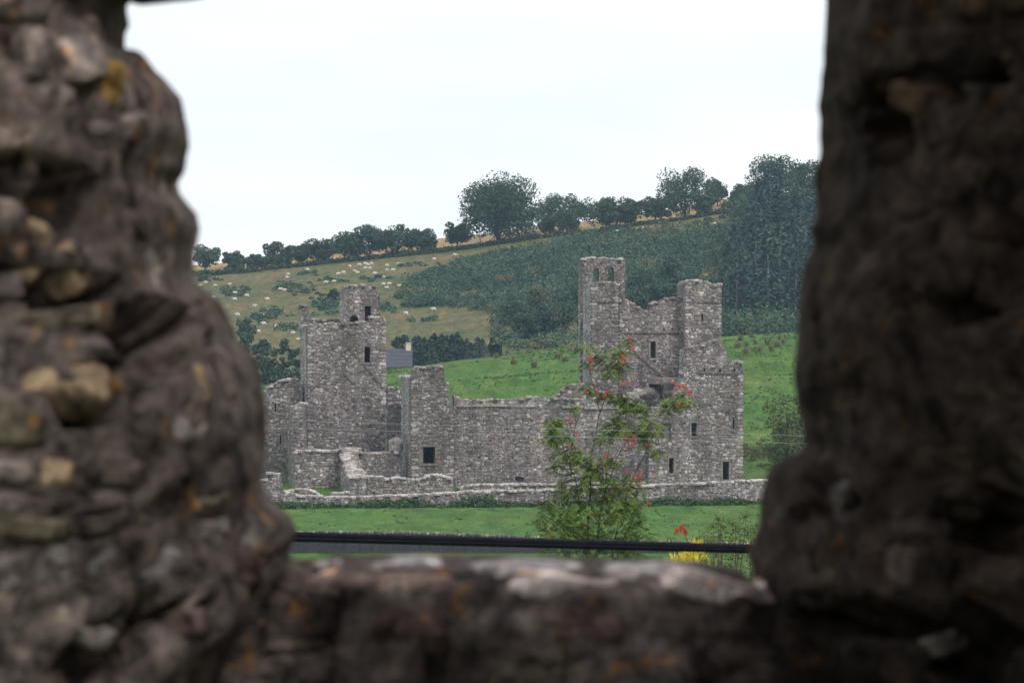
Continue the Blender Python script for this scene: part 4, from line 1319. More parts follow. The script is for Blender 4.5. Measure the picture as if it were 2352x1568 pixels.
CL = [(1442, 784, 15, 5), (1420, 810, 20, 7), (1436, 800, 14, 4), (1410, 842, 26, 12), (1395, 855, 16, 4), (1425, 838, 14, 5), (1345, 796, 12, 3), (1372, 822, 14, 5), (1360, 812, 10, 2), (1352, 836, 12, 3),
  (1425, 912, 26, 11), (1447, 928, 22, 9), (1470, 934, 20, 8), (1400, 905, 14, 4), (1384, 905, 12, 4), (1350, 895, 13, 5), (1358, 880, 9, 2),
  (1563, 910, 22, 12), (1545, 922, 16, 6), (1575, 925, 16, 6), (1528, 940, 12, 3),
  (1415, 965, 28, 14), (1437, 985, 24, 10), (1396, 985, 24, 11), (1385, 1000, 18, 6), (1275, 965, 18, 7), (1272, 982, 22, 10), (1292, 1002, 22, 9), (1262, 1012, 16, 5), (1310, 940, 10, 2), (1330, 932, 8, 2),
  (1490, 968, 22, 9), (1475, 988, 20, 8), (1502, 992, 16, 5), (1480, 1014, 14, 4), (1510, 1036, 12, 4), (1330, 1050, 38, 20), (1298, 1040, 26, 11), (1278, 1068, 18, 6), (1360, 1078, 32, 16), (1400, 1060, 26, 12),
  (1412, 1108, 32, 16), (1440, 1112, 32, 16), (1328, 1108, 40, 22), (1378, 1128, 44, 24), (1298, 1130, 28, 11), (1440, 1150, 40, 22), (1266, 1160, 28, 11), (1318, 1170, 46, 26), (1250, 1200, 30, 13),
  (1288, 1220, 46, 26), (1340, 1220, 50, 30), (1398, 1180, 46, 28), (1452, 1198, 36, 18), (1468, 1230, 30, 14), (1380, 1242, 54, 34), (1430, 1242, 42, 24), (1238, 1238, 22, 9), (1500, 1240, 16, 5), (1455, 1165, 30, 10),
  (1300, 1290, 60, 26), (1370, 1300, 60, 30), (1440, 1290, 50, 22), (1330, 1370, 80, 30), (1420, 1370, 70, 28), (1370, 1460, 90, 30)]
# a compound leaf: paired narrow leaflets along a drooping stalk
tpl = []
for k in range(7):
    q = 0.25 + 0.75 * k / 6
    for s in (-1, 1):
        tpl.append((q, s, 0.36))
tpl.append((1.02, 0, 0.34))
LV, LF = [], []
twigs = MB()
leaf_spots = []
for cx, cy, r, n in CL:
    n = int(n * 5.2)
    c = at(cx, cy, YR + rr.uniform(-0.5, 0.5))
    near = min(nodes, key=lambda q: (q[0] - c).length + (0.6 if q[0].z > c.z else 0))[0]
    if (near - c).length > 0.03:
        twigs.tube([near, (near + c) / 2 + Vector((0, 0, -0.02)), c], [0.006, 0.004, 0.0025], 4)
    for k in range(n):
        o_ = Vector((rr.gauss(0, 1), rr.gauss(0, 1.3), rr.gauss(0, 0.8))) * (r / FPX * YR * 0.5)
        p0 = c + o_ * 0.95
        L = rr.uniform(0.10, 0.16)
        a = rr.uniform(0, 2 * math.pi)
        d_ = Vector((math.cos(a), math.sin(a) * 0.8, rr.uniform(-0.55, 0.35))).normalized()
        up = Vector((rr.gauss(0, 0.35), rr.gauss(0, 0.35), 1)).normalized()
        sd = d_.cross(up).normalized(); up = sd.cross(d_)
        for q, s, ll in tpl:
            drop = -0.35 * q * q
            b_ = p0 + d_ * (L * q) + Vector((0, 0, drop * L))
            if s == 0: e = (d_ + Vector((0, 0, -0.6))).normalized()
            else: e = (sd * s + d_ * 0.55 + Vector((0, 0, -0.45 + rr.uniform(-0.25, 0.25)))).normalized()
            l_ = L * ll * (1.0 - 0.35 * abs(q - 0.55))
            wv = e.cross(up).normalized() * l_ * 0.19
            i = len(LV)
            LV += [b_, b_ + e * l_ * 0.5 + wv, b_ + e * l_, b_ + e * l_ * 0.5 - wv]
            LF.append((i, i + 1, i + 2, i + 3))
obj('leaves', new_mesh('leaves', LV, LF, M['rowan_leaf']), T, base_r)['kind'] = 'stuff'
twigs.build('twigs', M['bark'], T, base_r)['kind'] = 'stuff'
bmb = bmesh.new(); bmesh.ops.create_icosphere(bmb, subdivisions=1, radius=1.0)
bv = [v.co.copy() for v in bmb.verts]; bf = [tuple(v.index for v in f.verts) for f in bmb.faces]; bmb.free()
BR = [(1430, 818, 1.3, 1.7), (1430, 828, 1.2, 1.4), (1352, 822, 1.0, 1.0), (1358, 827, 1.2, 0.8), (1357, 846, 0.7, 1.1), (1449, 778, 0.9, 0.7), (1453, 800, 0.5, 1.1), (1441, 880, 1.1, 0.8), (1430, 882, 0.6, 0.5),
  (1547, 880, 0.9, 0.7), (1560, 886, 1.3, 0.9), (1572, 888, 1.1, 0.8), (1556, 894, 0.8, 0.6), (1580, 898, 1.0, 1.0), (1587, 907, 0.8, 0.7), (1558, 926, 0.7, 0.7), (1308, 962, 0.6, 1.2), (1311, 972, 0.7, 0.7), (1323, 1000, 0.9, 0.9),
  (1450, 1006, 1.0, 1.7), (1456, 1014, 0.9, 1.5), (1442, 1016, 0.8, 1.2), (1447, 1028, 1.0, 1.0), (1437, 1002, 0.7, 0.9), (1490, 1022, 0.8, 0.7), (1394, 1046, 1.0, 1.2), (1382, 1064, 1.1, 0.8), (1392, 1068, 1.0, 0.8), (1370, 1067, 1.0, 0.7),
  (1446, 1103, 1.2, 0.8), (1463, 1099, 1.0, 0.8), (1472, 1087, 1.2, 0.8), (1455, 1091, 0.8, 0.8), (1468, 1112, 0.8, 0.8), (1441, 1080, 0.7, 0.9), (1335, 1103, 0.7, 1.2), (1320, 1027, 0.9, 0.6), (1302, 1026, 0.6, 0.6), (1400, 1124, 0.8, 1.1), (1411, 1129, 0.7, 0.9),
  (1490, 1156, 1.0, 0.8), (1390, 1200, 1.0, 0.7), (1401, 1196, 1.0, 0.8), (1347, 1207, 0.9, 0.9), (1360, 1178, 0.8, 0.8), (1329, 1242, 1.1, 0.7), (1313, 1242, 0.8, 0.7), (1322, 1232, 0.9, 0.9), (1233, 1240, 0.8, 0.6), (1349, 902, 0.6, 0.6), (1371, 900, 0.5, 1.3), (1392, 902, 0.9, 0.9), (1387, 910, 0.7, 0.7), (1263, 1224, 0.5, 0.6)]
for x, y, sx, sz_ in BR:
    c = at(x, y, YR - 0.35 + rr.uniform(-0.25, 0.2))
    V, F = [], []
    for k in range(int(13 + 9 * sx * sz_)):
        o_ = Vector((rr.gauss(0, 1) * 0.021 * sx, rr.gauss(0, 1) * 0.022, rr.gauss(0, 1) * 0.020 * sz_))
        r = rr.uniform(0.0075, 0.0105); i = len(V)
        V += [c + o_ + v * r for v in bv]; F += [tuple(i + j for j in f) for f in bf]
    obj('berry_cluster', new_mesh('berry_cluster', V, F, M['berry'], True), T, base_r)['kind'] = 'stuff'
for x, y, s in ((1385, 1189, 1.0), (1237, 1231, 0.7), (1342, 1133, 0.55)):
    c = at(x, y, YR - 0.5)
    V, F = [], []
    for k in range(7):
        a = k * 0.9; i = len(V)
        e = Vector((math.cos(a) * 0.035, -0.02, math.sin(a) * 0.024)) * s; w_ = Vector((-math.sin(a), 0, math.cos(a))) * 0.018 * s
        V += [c, c + e * 0.6 + w_, c + e, c + e * 0.6 - w_]; F.append((i, i + 1, i + 2, i + 3))
    obj('pale_leaf', new_mesh('pale_leaf', V, F, M['petal']), T, base_r)

# hawthorn, red sprig, yellow shrub lower right
def near_shrub(name, label, cat, spots, Y, mat, leaf, per, stem_px, aspect=0.6):
    X = at(stem_px[0], 0, Y).x
    b_ = Vector((X, Y, ground_z(X, Y)))
    T = empty(name, b_, label, cat)
    P = []
    mb = MB()
    for cx, cy, r, n in spots:
        c = at(cx, cy, Y + rr.uniform(-0.4, 0.4))
        P.append(np.array(c) + rng.normal(size=(n * per, 3)) * (r / FPX * Y * 0.55) * np.array((1, 1.2, 0.75)))
        mb.tube([b_, b_ + (c - b_) * 0.45 + Vector((rr.uniform(-0.2, 0.2), rr.uniform(-0.2, 0.2), 0.2)), c], [0.03, 0.018, 0.005], 5)
    v, f = quads(np.concatenate(P), leaf, aspect=aspect)
    obj('leaves', new_mesh('leaves', v, f, M[mat]), T, b_)['kind'] = 'stuff'
    mb.build('branches', M['bark'], T, b_)
    return T, b_
T, b_ = near_shrub('hawthorn_bush', 'rusty green hawthorn bush beside the right window jamb', 'bush',
    [(1655, 1212, 24, 16), (1690, 1205, 26, 16), (1625, 1232, 24, 16), (1660, 1240, 30, 26), (1700, 1235, 30, 24), (1640, 1262, 34, 30), (1690, 1268, 34, 30), (1725, 1215, 22, 12), (1735, 1255, 28, 20), (1670, 1300, 45, 34), (1600, 1250, 16, 8),
     (1730, 1300, 40, 26), (1620, 1310, 40, 26), (1715, 1185, 14, 5), (1650, 1190, 10, 3), (1540, 1240, 14, 5)], 62.0, 'bush_leaf', 0.034, 9, (1670, 0))
V, F = [], []
for x, y, l_, a in ((1556, 1210, 16, -1.9), (1560, 1208, 15, -1.5), (1566, 1210, 18, -1.0), (1571, 1216, 16, -1.2), (1562, 1206, 12, -0.3)):
    c = at(x, y, 61.5); k = 61.5 / FPX
    for j in range(3):
        e = Vector((math.cos(a + 0.25 * (j - 1)), 0.2 * (j - 1), math.sin(a + 0.25 * (j - 1)))) * l_ * k; wv = Vector((-e.z, 0, e.x)) * 0.16; i = len(V)
        V += [c, c + e * 0.5 + wv, c + e, c + e * 0.5 - wv]; F.append((i, i + 1, i + 2, i + 3))
sp = obj('red_sprig', new_mesh('red_sprig', V, F, M['red_leaf']), T, b_)
mb = MB(); mb.tube([at(1600, 1275, 62), at(1578, 1240, 61.6), at(1562, 1206, 61.5)], [0.01, 0.007, 0.004], 5); mb.build('sprig_stem', M['bark'], T, b_)
Xy = at(1575, 0, 58).x
by = Vector((Xy, 58.0, ground_z(Xy, 58.0)))
T = empty('yellow_shrub', by, 'bright yellow spiky-leaved shrub at the sill, half behind the black cable', 'shrub')
V, F = [], []
for k in range(330):
    x = rr.gauss(1578, 26); top = 1252 + abs(x - 1580) * 0.42 + rr.uniform(0, 34)
    if rr.random() < 0.25: x = rr.uniform(1588, 1612); top = rr.uniform(1238, 1262)
    c = at(x, top + 14, 58 + rr.uniform(-0.3, 0.3)); k2 = 58 / FPX
    e = Vector((rr.gauss(0, 0.45), rr.gauss(0, 0.3), rr.uniform(0.5, 1.0))).normalized() * rr.uniform(14, 24) * k2
    wv = Vector((0.9, 0.3, 0)) * 1.5 * k2; i = len(V)
    V += [c, c + e * 0.45 + wv, c + e, c + e * 0.45 - wv]; F.append((i, i + 1, i + 2, i + 3))
obj('leaves', new_mesh('leaves', V, F, M['yellow_leaf']), T, by)['kind'] = 'stuff'
mb = MB()
for k in range(9): 
    e = at(1540 + k * 9, 1285, 58); mb.tube([by, (by + e) / 2 + Vector((0, 0, 0.15)), e], [0.02, 0.015, 0.006], 5)
mb.build('branches', M['bark'], T, by)

# ------------------------------------------------------------------ cables
def pole(X, Y, top, label):
    b_ = Vector((X, Y, ground_z(X, Y)))
    T = empty('utility_pole', b_, label, 'pole', 'utility poles beyond the window')
    mb = MB(); mb.tube([b_ - Vector((0, 0, 0.3)), b_ + Vector((0, 0, (top - b_.z) / 2)), Vector((X, Y, top))], [0.13, 0.115, 0.10], 10)
    mb.build('post', M['pole'], T, b_, True)
    mb = MB(); mb.box((X - 0.06, Y - 0.16, top - 0.32), (X + 0.06, Y - 0.09, top - 0.12)); mb.build('bracket', M['wire'], T, b_)
YC = 26.0
pl, pr = at(-1700, 1180, YC), at(3900, 1294, YC)
def cable_pts(y0, y1, Y, sag=0.0, n=24, wob=0.0):
    A, B = at(-1700, y0, Y), at(3900, y1, Y)
    return [A.lerp(B, k / n) - Vector((0, 0, sag * (1 - (2 * k / n - 1) ** 2))) + Vector((0, wob * math.sin(k * 1.3), wob * math.cos(k * 1.3))) for k in range(n + 1)]
cT = empty('black_cable', (pl.x, YC, pl.z), 'thick black twin cable slung low across the window above the sill', 'cable')
for y0, y1, r in ((1163, 1316, 0.0175), (1176, 1318, 0.0175)):
    mb = MB(); mb.tube(cable_pts(y0, y1, YC, 0.0, 24), r, 8); mb.build('strand', M['cable'], cT, (pl.x, YC, pl.z), True)
pole(pl.x - 0.13, YC + 0.12, pl.z + 1.2, 'tarred pole carrying the black cable, left of the window view')
pole(pr.x + 0.13, YC + 0.12, pr.z + 1.2, 'tarred pole carrying the black cable, right of the window view')
YV = 58.0
for j, (y0, y1) in enumerate(((895, 1062), (912, 1080))):
    A, B = at(-1700, y0, YV), at(3900, y1, YV)
    mb = MB(); mb.tube([A.lerp(B, k / 24) for k in range(25)], 0.0022, 5)
    o = mb.build('thin_wire', M['wire'])
    tag(o, ('upper' if j == 0 else 'lower') + ' of two thin pale wires crossing in front of the ruins', 'wire', 'thin wires')
A, B = at(-1700, 895, YV), at(3900, 1062, YV)
pole(A.x - 0.1, YV + 0.1, A.z + 0.4, 'pole holding the two thin wires, left of the window view')
pole(B.x + 0.1, YV + 0.1, B.z + 0.4, 'pole holding the two thin wires, right of the window view')

# ------------------------------------------------------------------ the window the picture is taken through
OUT = [(474, -6), (440, 2), (380, 7), (330, 8), (300, 6), (292, 14), (289, 30), (294, 62), (286, 82), (288, 120), (289, 148), (305, 154), (345, 160), (372, 178), (395, 204), (416, 228), (424, 262), (428, 300), (432, 335), (424, 362), (420, 400), (408, 422), (414, 445),
       (432, 468), (452, 492), (459, 525), (455, 552), (448, 580), (446, 625), (456, 655), (480, 672), (505, 690), (522, 722), (537, 752), (545, 782), (562, 795), (582, 815), (597, 850), (604, 890), (612, 945), (613, 1000), (609, 1060), (603, 1100),
       (616, 1135), (640, 1160), (668, 1185), (682, 1215), (676, 1240), (664, 1262), (672, 1284), (720, 1282), (770, 1276), (850, 1272), (960, 1270), (1080, 1272), (1200, 1275), (1320, 1279), (1440, 1283), (1540, 1286), (1620, 1291), (1672, 1300), (1705, 1315),
       (1724, 1330), (1730, 1310), (1722, 1288), (1718, 1268), (1730, 1236), (1744, 1205), (1750, 1170), (1756, 1130), (1764, 1090), (1778, 1062), (1808, 1050), (1838, 1040), (1850, 1018), (1846, 985), (1838, 950), (1830, 915), (1824, 870), (1826, 820), (1832, 760), (1836, 700), (1841, 650),
       (1852, 612), (1866, 588), (1872, 565), (1866, 545), (1860, 528), (1872, 508), (1880, 480), (1880, 430), (1884, 380), (1886, 330), (1886, 275), (1881, 252), (1886, 225), (1891, 150), (1894, 80), (1897, 20), (1899, -60), (1902, -300), (1906, -900), (1912, -1700), (1900, -2700), (1500, -2800), (900, -2800), (460, -2700), (425, -1700), (405, -900), (415, -300), (430, -120), (470, -60), (484, -30)]
def resample(poly, step):
    r = []
    for i, a in enumerate(poly):
        b_ = poly[(i + 1) % len(poly)]
        L = math.hypot(b_[0] - a[0], b_[1] - a[1]); n = max(1, int(round(L / step)))
        for k in range(n): r.append((a[0] + (b_[0] - a[0]) * k / n, a[1] + (b_[1] - a[1]) * k / n))
    return r
LOOP = resample(OUT, 13)
OC = (1150.0, 720.0)
NL = len(LOOP)
Y_FAR, Y_NEAR = 5.9, 4.55
# rings from the far edge of the opening out to the near face: (widening about the middle of the opening, depth)
RINGS = [(0.0, 5.76), (0.0, 5.70), (0.004, 5.64), (0.02, 5.57), (0.045, 5.50), (0.08, 5.44), (0.12, 5.39), (0.165, 5.35), (0.215, 5.31), (0.27, 5.28), (0.33, 5.25), (0.40, 5.22), (0.48, 5.20), (0.57, 5.18), (0.68, 5.16), (0.82, 5.14), (1.0, 5.12), (1.3, 5.10)]
PITS = [(160, 470, 85, 90), (120, 655, 150, 42), (350, 735, 80, 50), (365, 810, 70, 60), (12, 400, 50, 60), (228, 905, 50, 75), (400, 1395, 95, 24), (450, 700, 0, 0), (700, 1400, 85, 130), (1060, 1500, 110, 60), (2290, 1215, 110, 80), (2250, 1500, 120, 80), (1980, 1430, 150, 40),
        (2200, 180, 110, 40), (2150, 700, 90, 60), (1905, 1140, 40, 60), (900, 1560, 220, 40), (265, 1500, 110, 50), (2030, 270, 40, 120)]
SILL = [1.0 if (y > 1255 and 690 < x < 1715) else 0.0 for x, y in LOOP]
for _ in range(3): SILL = [(SILL[i - 2] + SILL[i - 1] + SILL[i] + SILL[(i + 1) % NL] + SILL[(i + 2) % NL]) / 5 for i in range(NL)]
def ring_pt(i, r):
    """point on the reveal: i along the outline, r (a real number) across the rings"""
    k = min(len(RINGS) - 2, int(r)); f = r - k
    s = RINGS[k][0] + (RINGS[k + 1][0] - RINGS[k][0]) * f; Y = RINGS[k][1] + (RINGS[k + 1][1] - RINGS[k][1]) * f
    i0 = int(i) % NL; i1 = (i0 + 1) % NL; g = i - math.floor(i)
    low = SILL[i0] + (SILL[i1] - SILL[i0]) * g
    if s > 0.08: Y = Y * (1 - low) + low * (5.42 - 0.25 * min(1.0, s - 0.08))
    x = LOOP[i0][0] + (LOOP[i1][0] - LOOP[i0][0]) * g; y = LOOP[i0][1] + (LOOP[i1][1] - LOOP[i0][1]) * g
    if s > 0.02:     # away from the broken edge the faces run straighter
        q = min(1.0, (s - 0.02) / 0.3)
        n = 7; xs_ = [LOOP[(i0 + j) % NL] for j in range(-n, n + 1)]
        x = x * (1 - q) + q * sum(a[0] for a in xs_) / len(xs_); y = y * (1 - q) + q * sum(a[1] for a in xs_) / len(xs_)
    x = OC[0] + (x - OC[0]) * (1 + s); y = OC[1] + (y - OC[1]) * (1 + s)
    return at(x, y, Y)
def side_shade(px, c):
    """shade on the right jamb, put into its stone colour"""
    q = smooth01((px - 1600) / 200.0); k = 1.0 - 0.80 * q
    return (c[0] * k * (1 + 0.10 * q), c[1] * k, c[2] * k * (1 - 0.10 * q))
def ring_n(i, r):
    a = ring_pt(i + 2, r) - ring_pt(i - 2, r); b_ = ring_pt(i, min(r + 0.6, len(RINGS) - 1.01)) - ring_pt(i, max(r - 0.6, 0))
    n = a.cross(b_).normalized()
    if n.dot(Vector((0, 0, CZ)) - ring_pt(i, r)) < 0: n = -n
    return n
wall_loc = (0, 5.2, ground_z(0, 5.2))
WT = empty('window_wall', wall_loc, 'thick dark rubble wall with a broken window opening, out of focus round the view', 'wall')
V, F = [], []
NR = len(RINGS)
for k in range(NR):
    for i in range(NL):
        p_ = ring_pt(i, min(k, NR - 1.001))
        if 1 < k < NR - 1:
            n_ = ring_n(i, min(k, NR - 1.01))
            amp = 0.016 if k > 3 else 0.006
            p_ = p_ + n_ * (amp * (noise.noise(p_ * 10) + 0.7 * noise.noise(p_ * 24) + 0.5 * noise.noise(p_ * 48)) - (0.004 if k > 3 else 0))
            px = CX + p_.x / p_.y * FPX; py = CY - (p_.z - CZ) / p_.y * FPX
            for x, y, rx, ry in PITS:
                if rx and ((px - x) / rx) ** 2 + ((py - y) / ry) ** 2 < 1.0:
                    p_ = p_ - n_ * 0.085; break
        V.append(p_)
for k in range(NR - 1):
    for i in range(NL):
        j = (i + 1) % NL
        F.append((k * NL + i, k * NL + j, (k + 1) * NL + j, (k + 1) * NL + i))
# outer frame, near face and far face
def frame_pt(i, Y):
    x, y = LOOP[i][0] - OC[0], LOOP[i][1] - OC[1]
    q = min(2.6 / max(1e-6, abs(x)), (2.9 / abs(y)) if y < 0 else (1.75 / max(1e-6, y)))
    return Vector((x * q, Y, CZ - 0.0 - y * q))
bN = len(V)
for i in range(NL): V.append(frame_pt(i, 5.08))
for i in range(NL): V.append(frame_pt(i, 5.95))
for i in range(NL):
    j = (i + 1) % NL
    F.append(((NR - 1) * NL + i, (NR - 1) * NL + j, bN + j, bN + i))
    F.append((bN + i, bN + j, bN + NL + j, bN + NL + i))
    F.append((bN + NL + i, bN + NL + j, j, i))
ccol = []
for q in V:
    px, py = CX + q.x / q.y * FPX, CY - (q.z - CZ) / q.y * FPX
    kk = 1 - 0.55 * smooth01((py - 1340) / 40.0) * smooth01((px - 620) / 100.0)  # shade of the back-lit sill front, put into the core colour
    ccol.append(tuple(x * kk for x in side_shade(px, (0.190, 0.158, 0.144))))
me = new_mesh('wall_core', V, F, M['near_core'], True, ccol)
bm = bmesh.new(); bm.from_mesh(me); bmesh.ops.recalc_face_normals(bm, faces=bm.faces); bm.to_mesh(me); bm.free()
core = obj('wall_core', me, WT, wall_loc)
# stones set in it
NTONE = [((0.185, 0.155, 0.142), 6), ((0.225, 0.192, 0.178), 5), ((0.135, 0.110, 0.097), 4), ((0.165, 0.115, 0.105), 3), ((0.27, 0.245, 0.228), 2.5), ((0.185, 0.160, 0.118), 3), ((0.40, 0.30, 0.195), 0.9)]
def near_stone_mesh(seed):
    bm = bmesh.new(); bmesh.ops.create_icosphere(bm, subdivisions=3, radius=1.0)
    for v in bm.verts:
        d_ = v.co.normalized()
        e = 7.0
        q = (abs(d_.x) ** e + abs(d_.y) ** e + abs(d_.z) ** e) ** (-1 / e)
        n_ = 0.17 * noise.noise(d_ * 1.5 + Vector((seed * 3.1, 1, 0))) + 0.13 * noise.noise(d_ * 3.6 + Vector((seed, 4, 2))) - 0.07 * abs(noise.noise(d_ * 7 + Vector((seed, 4, 2))))
        v.co = d_ * (q * 0.86 + n_)
    me = bpy.data.meshes.new('stone_shape'); bm.to_mesh(me); bm.free()
    me.materials.append(M['near_stone'])
    me.polygons.foreach_set('use_smooth', np.ones(len(me.polygons), dtype=bool))
    return me
NS = [near_stone_mesh(s) for s in range(7)]
def add_near_stone(i, r, along, across, thick, sink, colr, k):
    p_ = ring_pt(i, r); n_ = ring_n(i, r)
    a = (ring_pt(i + 2, r) - ring_pt(i - 2, r)).normalized(); c = n_.cross(a).normalized(); a = c.cross(n_).normalized()
    o = bpy.data.objects.new('stone', NS[k % 7]); col.objects.link(o); o.parent = core
    o.color = (*colr, 1)
    o.matrix_local = Matrix.Translation(p_ - n_ * sink) @ Matrix(((a.x, c.x, n_.x, 0), (a.y, c.y, n_.y, 0), (a.z, c.z, n_.z, 0), (0, 0, 0, 1))) @ Matrix.Rotation(rr.uniform(-0.25, 0.25), 4, 'Z') @ Matrix.Diagonal((along / 2, across / 2, thick, 1))
    return o
rr = random.Random(17)
cnt = 0
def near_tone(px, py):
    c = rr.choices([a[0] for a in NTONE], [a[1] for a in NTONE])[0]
    k = rr.uniform(0.8, 1.2) * (1 - 0.55 * smooth01((py - 1340) / 40.0) * smooth01((px - 620) / 100.0))  # same sill-front shade put into the stones, over a random tone
    k *= 1.0 + 0.38 * (1 - smooth01((px - 1500) / 200.0))  # stronger light on the left side, put into the stone colour
    return tuple(x * k for x in side_shade(px, c))
# the worn slabs of the sill
for r0, r1, tones in ((2.4, 4.2, [(0.80, 0.75, 0.74), (0.74, 0.69, 0.685)]), (4.0, 5.6, [(0.74, 0.67, 0.66), (0.66, 0.57, 0.54), (0.76, 0.70, 0.69), (0.46, 0.35, 0.31)])):
    i = 0.0
    while i < NL - 1:
        if SILL[int(i)] < 0.5: i += 0.5; continue
        rm = (r0 + r1) / 2
        along = rr.uniform(0.12, 0.24)
        di = along / max(0.002, (ring_pt(i + 1, rm) - ring_pt(i, rm)).length)
        across = (ring_pt(i + di / 2, r1) - ring_pt(i + di / 2, r0)).length * 1.1
        add_near_stone(i + di / 2, rm, along, across, 0.018, 0.014, rr.choice(tones), cnt)
        i += di * 1.01; cnt += 1
# coursed rubble of the jambs and the wall below the sill
ang = sorted((math.atan2(y - OC[1], x - OC[0]), math.hypot(x - OC[0], y - OC[1]), SILL[k]) for k, (x, y) in enumerate(LOOP))
AA = np.array([a[0] for a in ang]); AR = np.array([a[1] for a in ang]); AS = np.array([a[2] for a in ang])
RS = np.array([q[0] for q in RINGS[1:]]); RY = np.array([q[1] for q in RINGS[1:]])
def surf(px, py):
    a = math.atan2(py - OC[1], px - OC[0])
    R_ = float(np.interp(a, AA, AR, period=2 * math.pi)); s_ = math.hypot(px - OC[0], py - OC[1]) / R_ - 1
    low = float(np.interp(a, AA, AS, period=2 * math.pi))
    Y = float(np.interp(s_, RS, RY))
    if s_ > 0.08: Y = Y * (1 - low) + low * (5.42 - 0.25 * min(1.0, s_ - 0.08))
    return s_, Y, low
def jamb_stone(cx, cy, w_, hh, colr, rot=0.0, sink=0.7):
    e = 14
    p_ = at(cx, cy, surf(cx, cy)[1]); pa = at(cx + e, cy, surf(cx + e, cy)[1]); pb = at(cx, cy - e, surf(cx, cy - e)[1])
    u_ = (pa - p_).normalized(); n_ = u_.cross(pb - p_).normalized()
    if n_.dot(Vector((0, 0, CZ)) - p_) < 0: n_ = -n_
    v_ = n_.cross(u_); k = p_.y / FPX
    thick = rr.uniform(0.022, 0.034)
    o = bpy.data.objects.new('stone', NS[cnt % 7]); col.objects.link(o); o.parent = core
    o.color = (*colr, 1)
    o.matrix_local = Matrix.Translation(p_ - n_ * thick * sink) @ Matrix(((u_.x, v_.x, n_.x, 0), (u_.y, v_.y, n_.y, 0), (u_.z, v_.z, n_.z, 0), (0, 0, 0, 1))) @ Matrix.Rotation(rot, 4, 'Z') @ Matrix.Diagonal((w_ * k * 0.52, hh * k * 0.52, thick, 1))
    return o
# stones one can pick out: cream one at the left edge, lichened ones low down, dark red one at the step, pale flecks on the right
for q in ((65, 575, 130, 170, (0.48, 0.37, 0.25), -0.3, 0.4), (185, 610, 60, 130, (0.46, 0.34, 0.22), 0.4, 0.4), (200, 1290, 200, 130, (0.42, 0.40, 0.385), 0.1, 0.5), (390, 1300, 170, 110, (0.40, 0.375, 0.36), -0.1, 0.5), (190, 1440, 190, 70, (0.40, 0.35, 0.34), -0.4, 0.5),
          (365, 320, 110, 230, (0.190, 0.130, 0.125), 0.0, 0.6), (470, 880, 90, 120, (0.40, 0.30, 0.19), 0.1, 0.5), (590, 1235, 130, 60, (0.40, 0.37, 0.34), 0.5, 0.4), (262, 145, 70, 60, (0.42, 0.27, 0.10), 0.0, 0.4), (310, 310, 60, 80, (0.40, 0.27, 0.12), 0.2, 0.4),
          (1930, 1110, 50, 70, (0.15, 0.14, 0.135), 0, 0.5), (2150, 1480, 110, 60, (0.12, 0.11, 0.095), 0.3, 0.5), (2060, 1300, 90, 120, (0.11, 0.085, 0.075), 0, 0.5)):
    jamb_stone(*q[:6], q[6] + 0.42); cnt += 1
y = -230.0
while y < 1780:
    h = rr.uniform(55, 150)
    x = -330.0 + rr.uniform(0, 80)
    while x < 2650:
        w_ = rr.uniform(70, 300)
        hh = h * rr.uniform(0.75, 1.1)
        cx, cy = x + w_ / 2, y + h / 2 + rr.uniform(-8, 8)
        x += w_ * 1.0
        ok = False
        for _ in range(5):
            ss = [surf(cx + dx * w_ * 0.5, cy + dy * hh * 0.45)[0] for dx, dy in ((0, 0), (-1, 0), (1, 0), (0, -1), (0, 1))]
            if min(ss) > 0.006 and (surf(cx, cy)[2] < 0.5 or min(ss) > 0.085): ok = True; break
            if ss[0] < -0.06: break
            w_ *= 0.75; cx += math.copysign(w_ * 0.18, cx - OC[0])
        if not ok or w_ < 34: continue
        if any(rx and ((cx - x2) / (rx * 1.15)) ** 2 + ((cy - y2) / (ry * 1.2)) ** 2 < 1.0 for x2, y2, rx, ry in PITS): continue
        if rr.random() < 0.05: continue
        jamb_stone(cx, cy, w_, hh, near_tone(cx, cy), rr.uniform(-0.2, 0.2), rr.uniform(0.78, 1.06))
        cnt += 1
    y += h * 0.98
print('near stones', cnt, 'loop', NL)

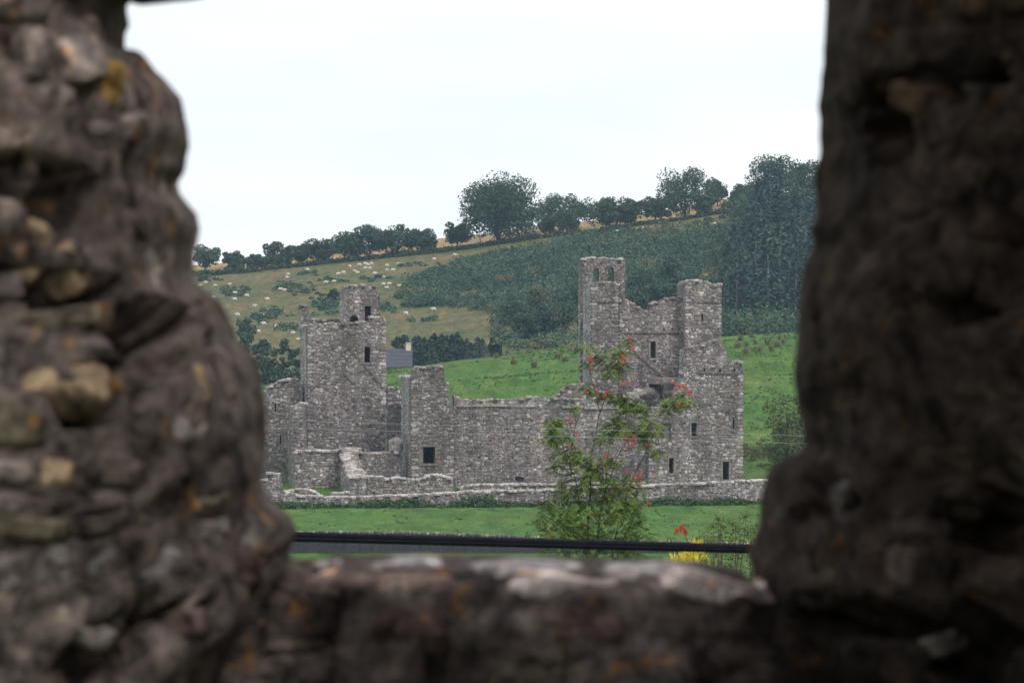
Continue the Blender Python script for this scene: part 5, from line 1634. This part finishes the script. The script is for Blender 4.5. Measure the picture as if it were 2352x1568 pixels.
# unseen wall added out of the picture on the right, to shade the right jamb
def shade_wall(name, label, lo, hi, seed):
    b_ = ((lo[0] + hi[0]) / 2, (lo[1] + hi[1]) / 2, lo[2])
    T = empty(name, b_, label, 'wall')
    mb = MB(); mb.box(lo, hi); body = obj('wall_body', new_mesh('wall_body', mb.v, mb.f, M['near_core'], False, [(0.045, 0.038, 0.034)] * 8), T, b_)
    r2 = random.Random(seed)
    z = lo[2] + 0.1
    while z < hi[2] - 0.1:
        h = r2.uniform(0.14, 0.24); y = lo[1] + 0.05
        while y < hi[1] - 0.15:
            w_ = r2.uniform(0.16, 0.4)
            o = bpy.data.objects.new('stone', NS[r2.randrange(7)]); col.objects.link(o); o.parent = body
            c = r2.choice(NTONE)[0]; o.color = (*[x * 0.3 for x in c], 1)
            o.matrix_local = Matrix.Translation((lo[0], y + w_ / 2, z + h / 2)) @ Matrix.Diagonal((0.05, w_ * 0.5, h * 0.5, 1))
            y += w_ + 0.01
        z += h + 0.01
shade_wall('side_wall', 'unseen dark rubble wall added right of the window to shade its jamb', (0.80, 0.6, 11.2), (1.5, 5.05, 15.2), 4)

# tell the members of a cluster apart, counted from the left
WORDS = 'first second third fourth fifth sixth seventh eighth ninth tenth eleventh twelfth thirteenth fourteenth fifteenth sixteenth'.split()
bpy.context.view_layer.update()
byl = {}
for o in col.objects:
    if o.parent is None and o.get('group') and o.name.split('.')[0] in ('sheep', 'rush_tussock', 'conifer', 'wood_tree') and 'plantation on' not in o['label'] and 'behind the right' not in o['label']:
        byl.setdefault(o['label'], []).append(o)
for lb, os_ in byl.items():
    if 1 < len(os_) <= 16:
        os_.sort(key=lambda o: o.location.x / o.location.y)
        for o, wd in zip(os_, WORDS): o['label'] = wd + ' from the left: ' + lb

# ------------------------------------------------------------------ haze
mb = MB(); mb.box((-1600, -100, -70), (1600, 2700, 85))
m = bpy.data.materials.new('valley_haze'); m.use_nodes = True
t = m.node_tree; t.nodes.clear()
o_ = N(t, 'ShaderNodeOutputMaterial'); pv = N(t, 'ShaderNodeVolumePrincipled')
pv.inputs['Color'].default_value = (0.55, 0.80, 1.0, 1)
pv.inputs['Density'].default_value = 0.00011
t.links.new(pv.outputs[0], o_.inputs['Volume'])
hz = mb.build('haze', m)
tag(hz, 'thin bluish haze over the valley', 'haze', kind='stuff')
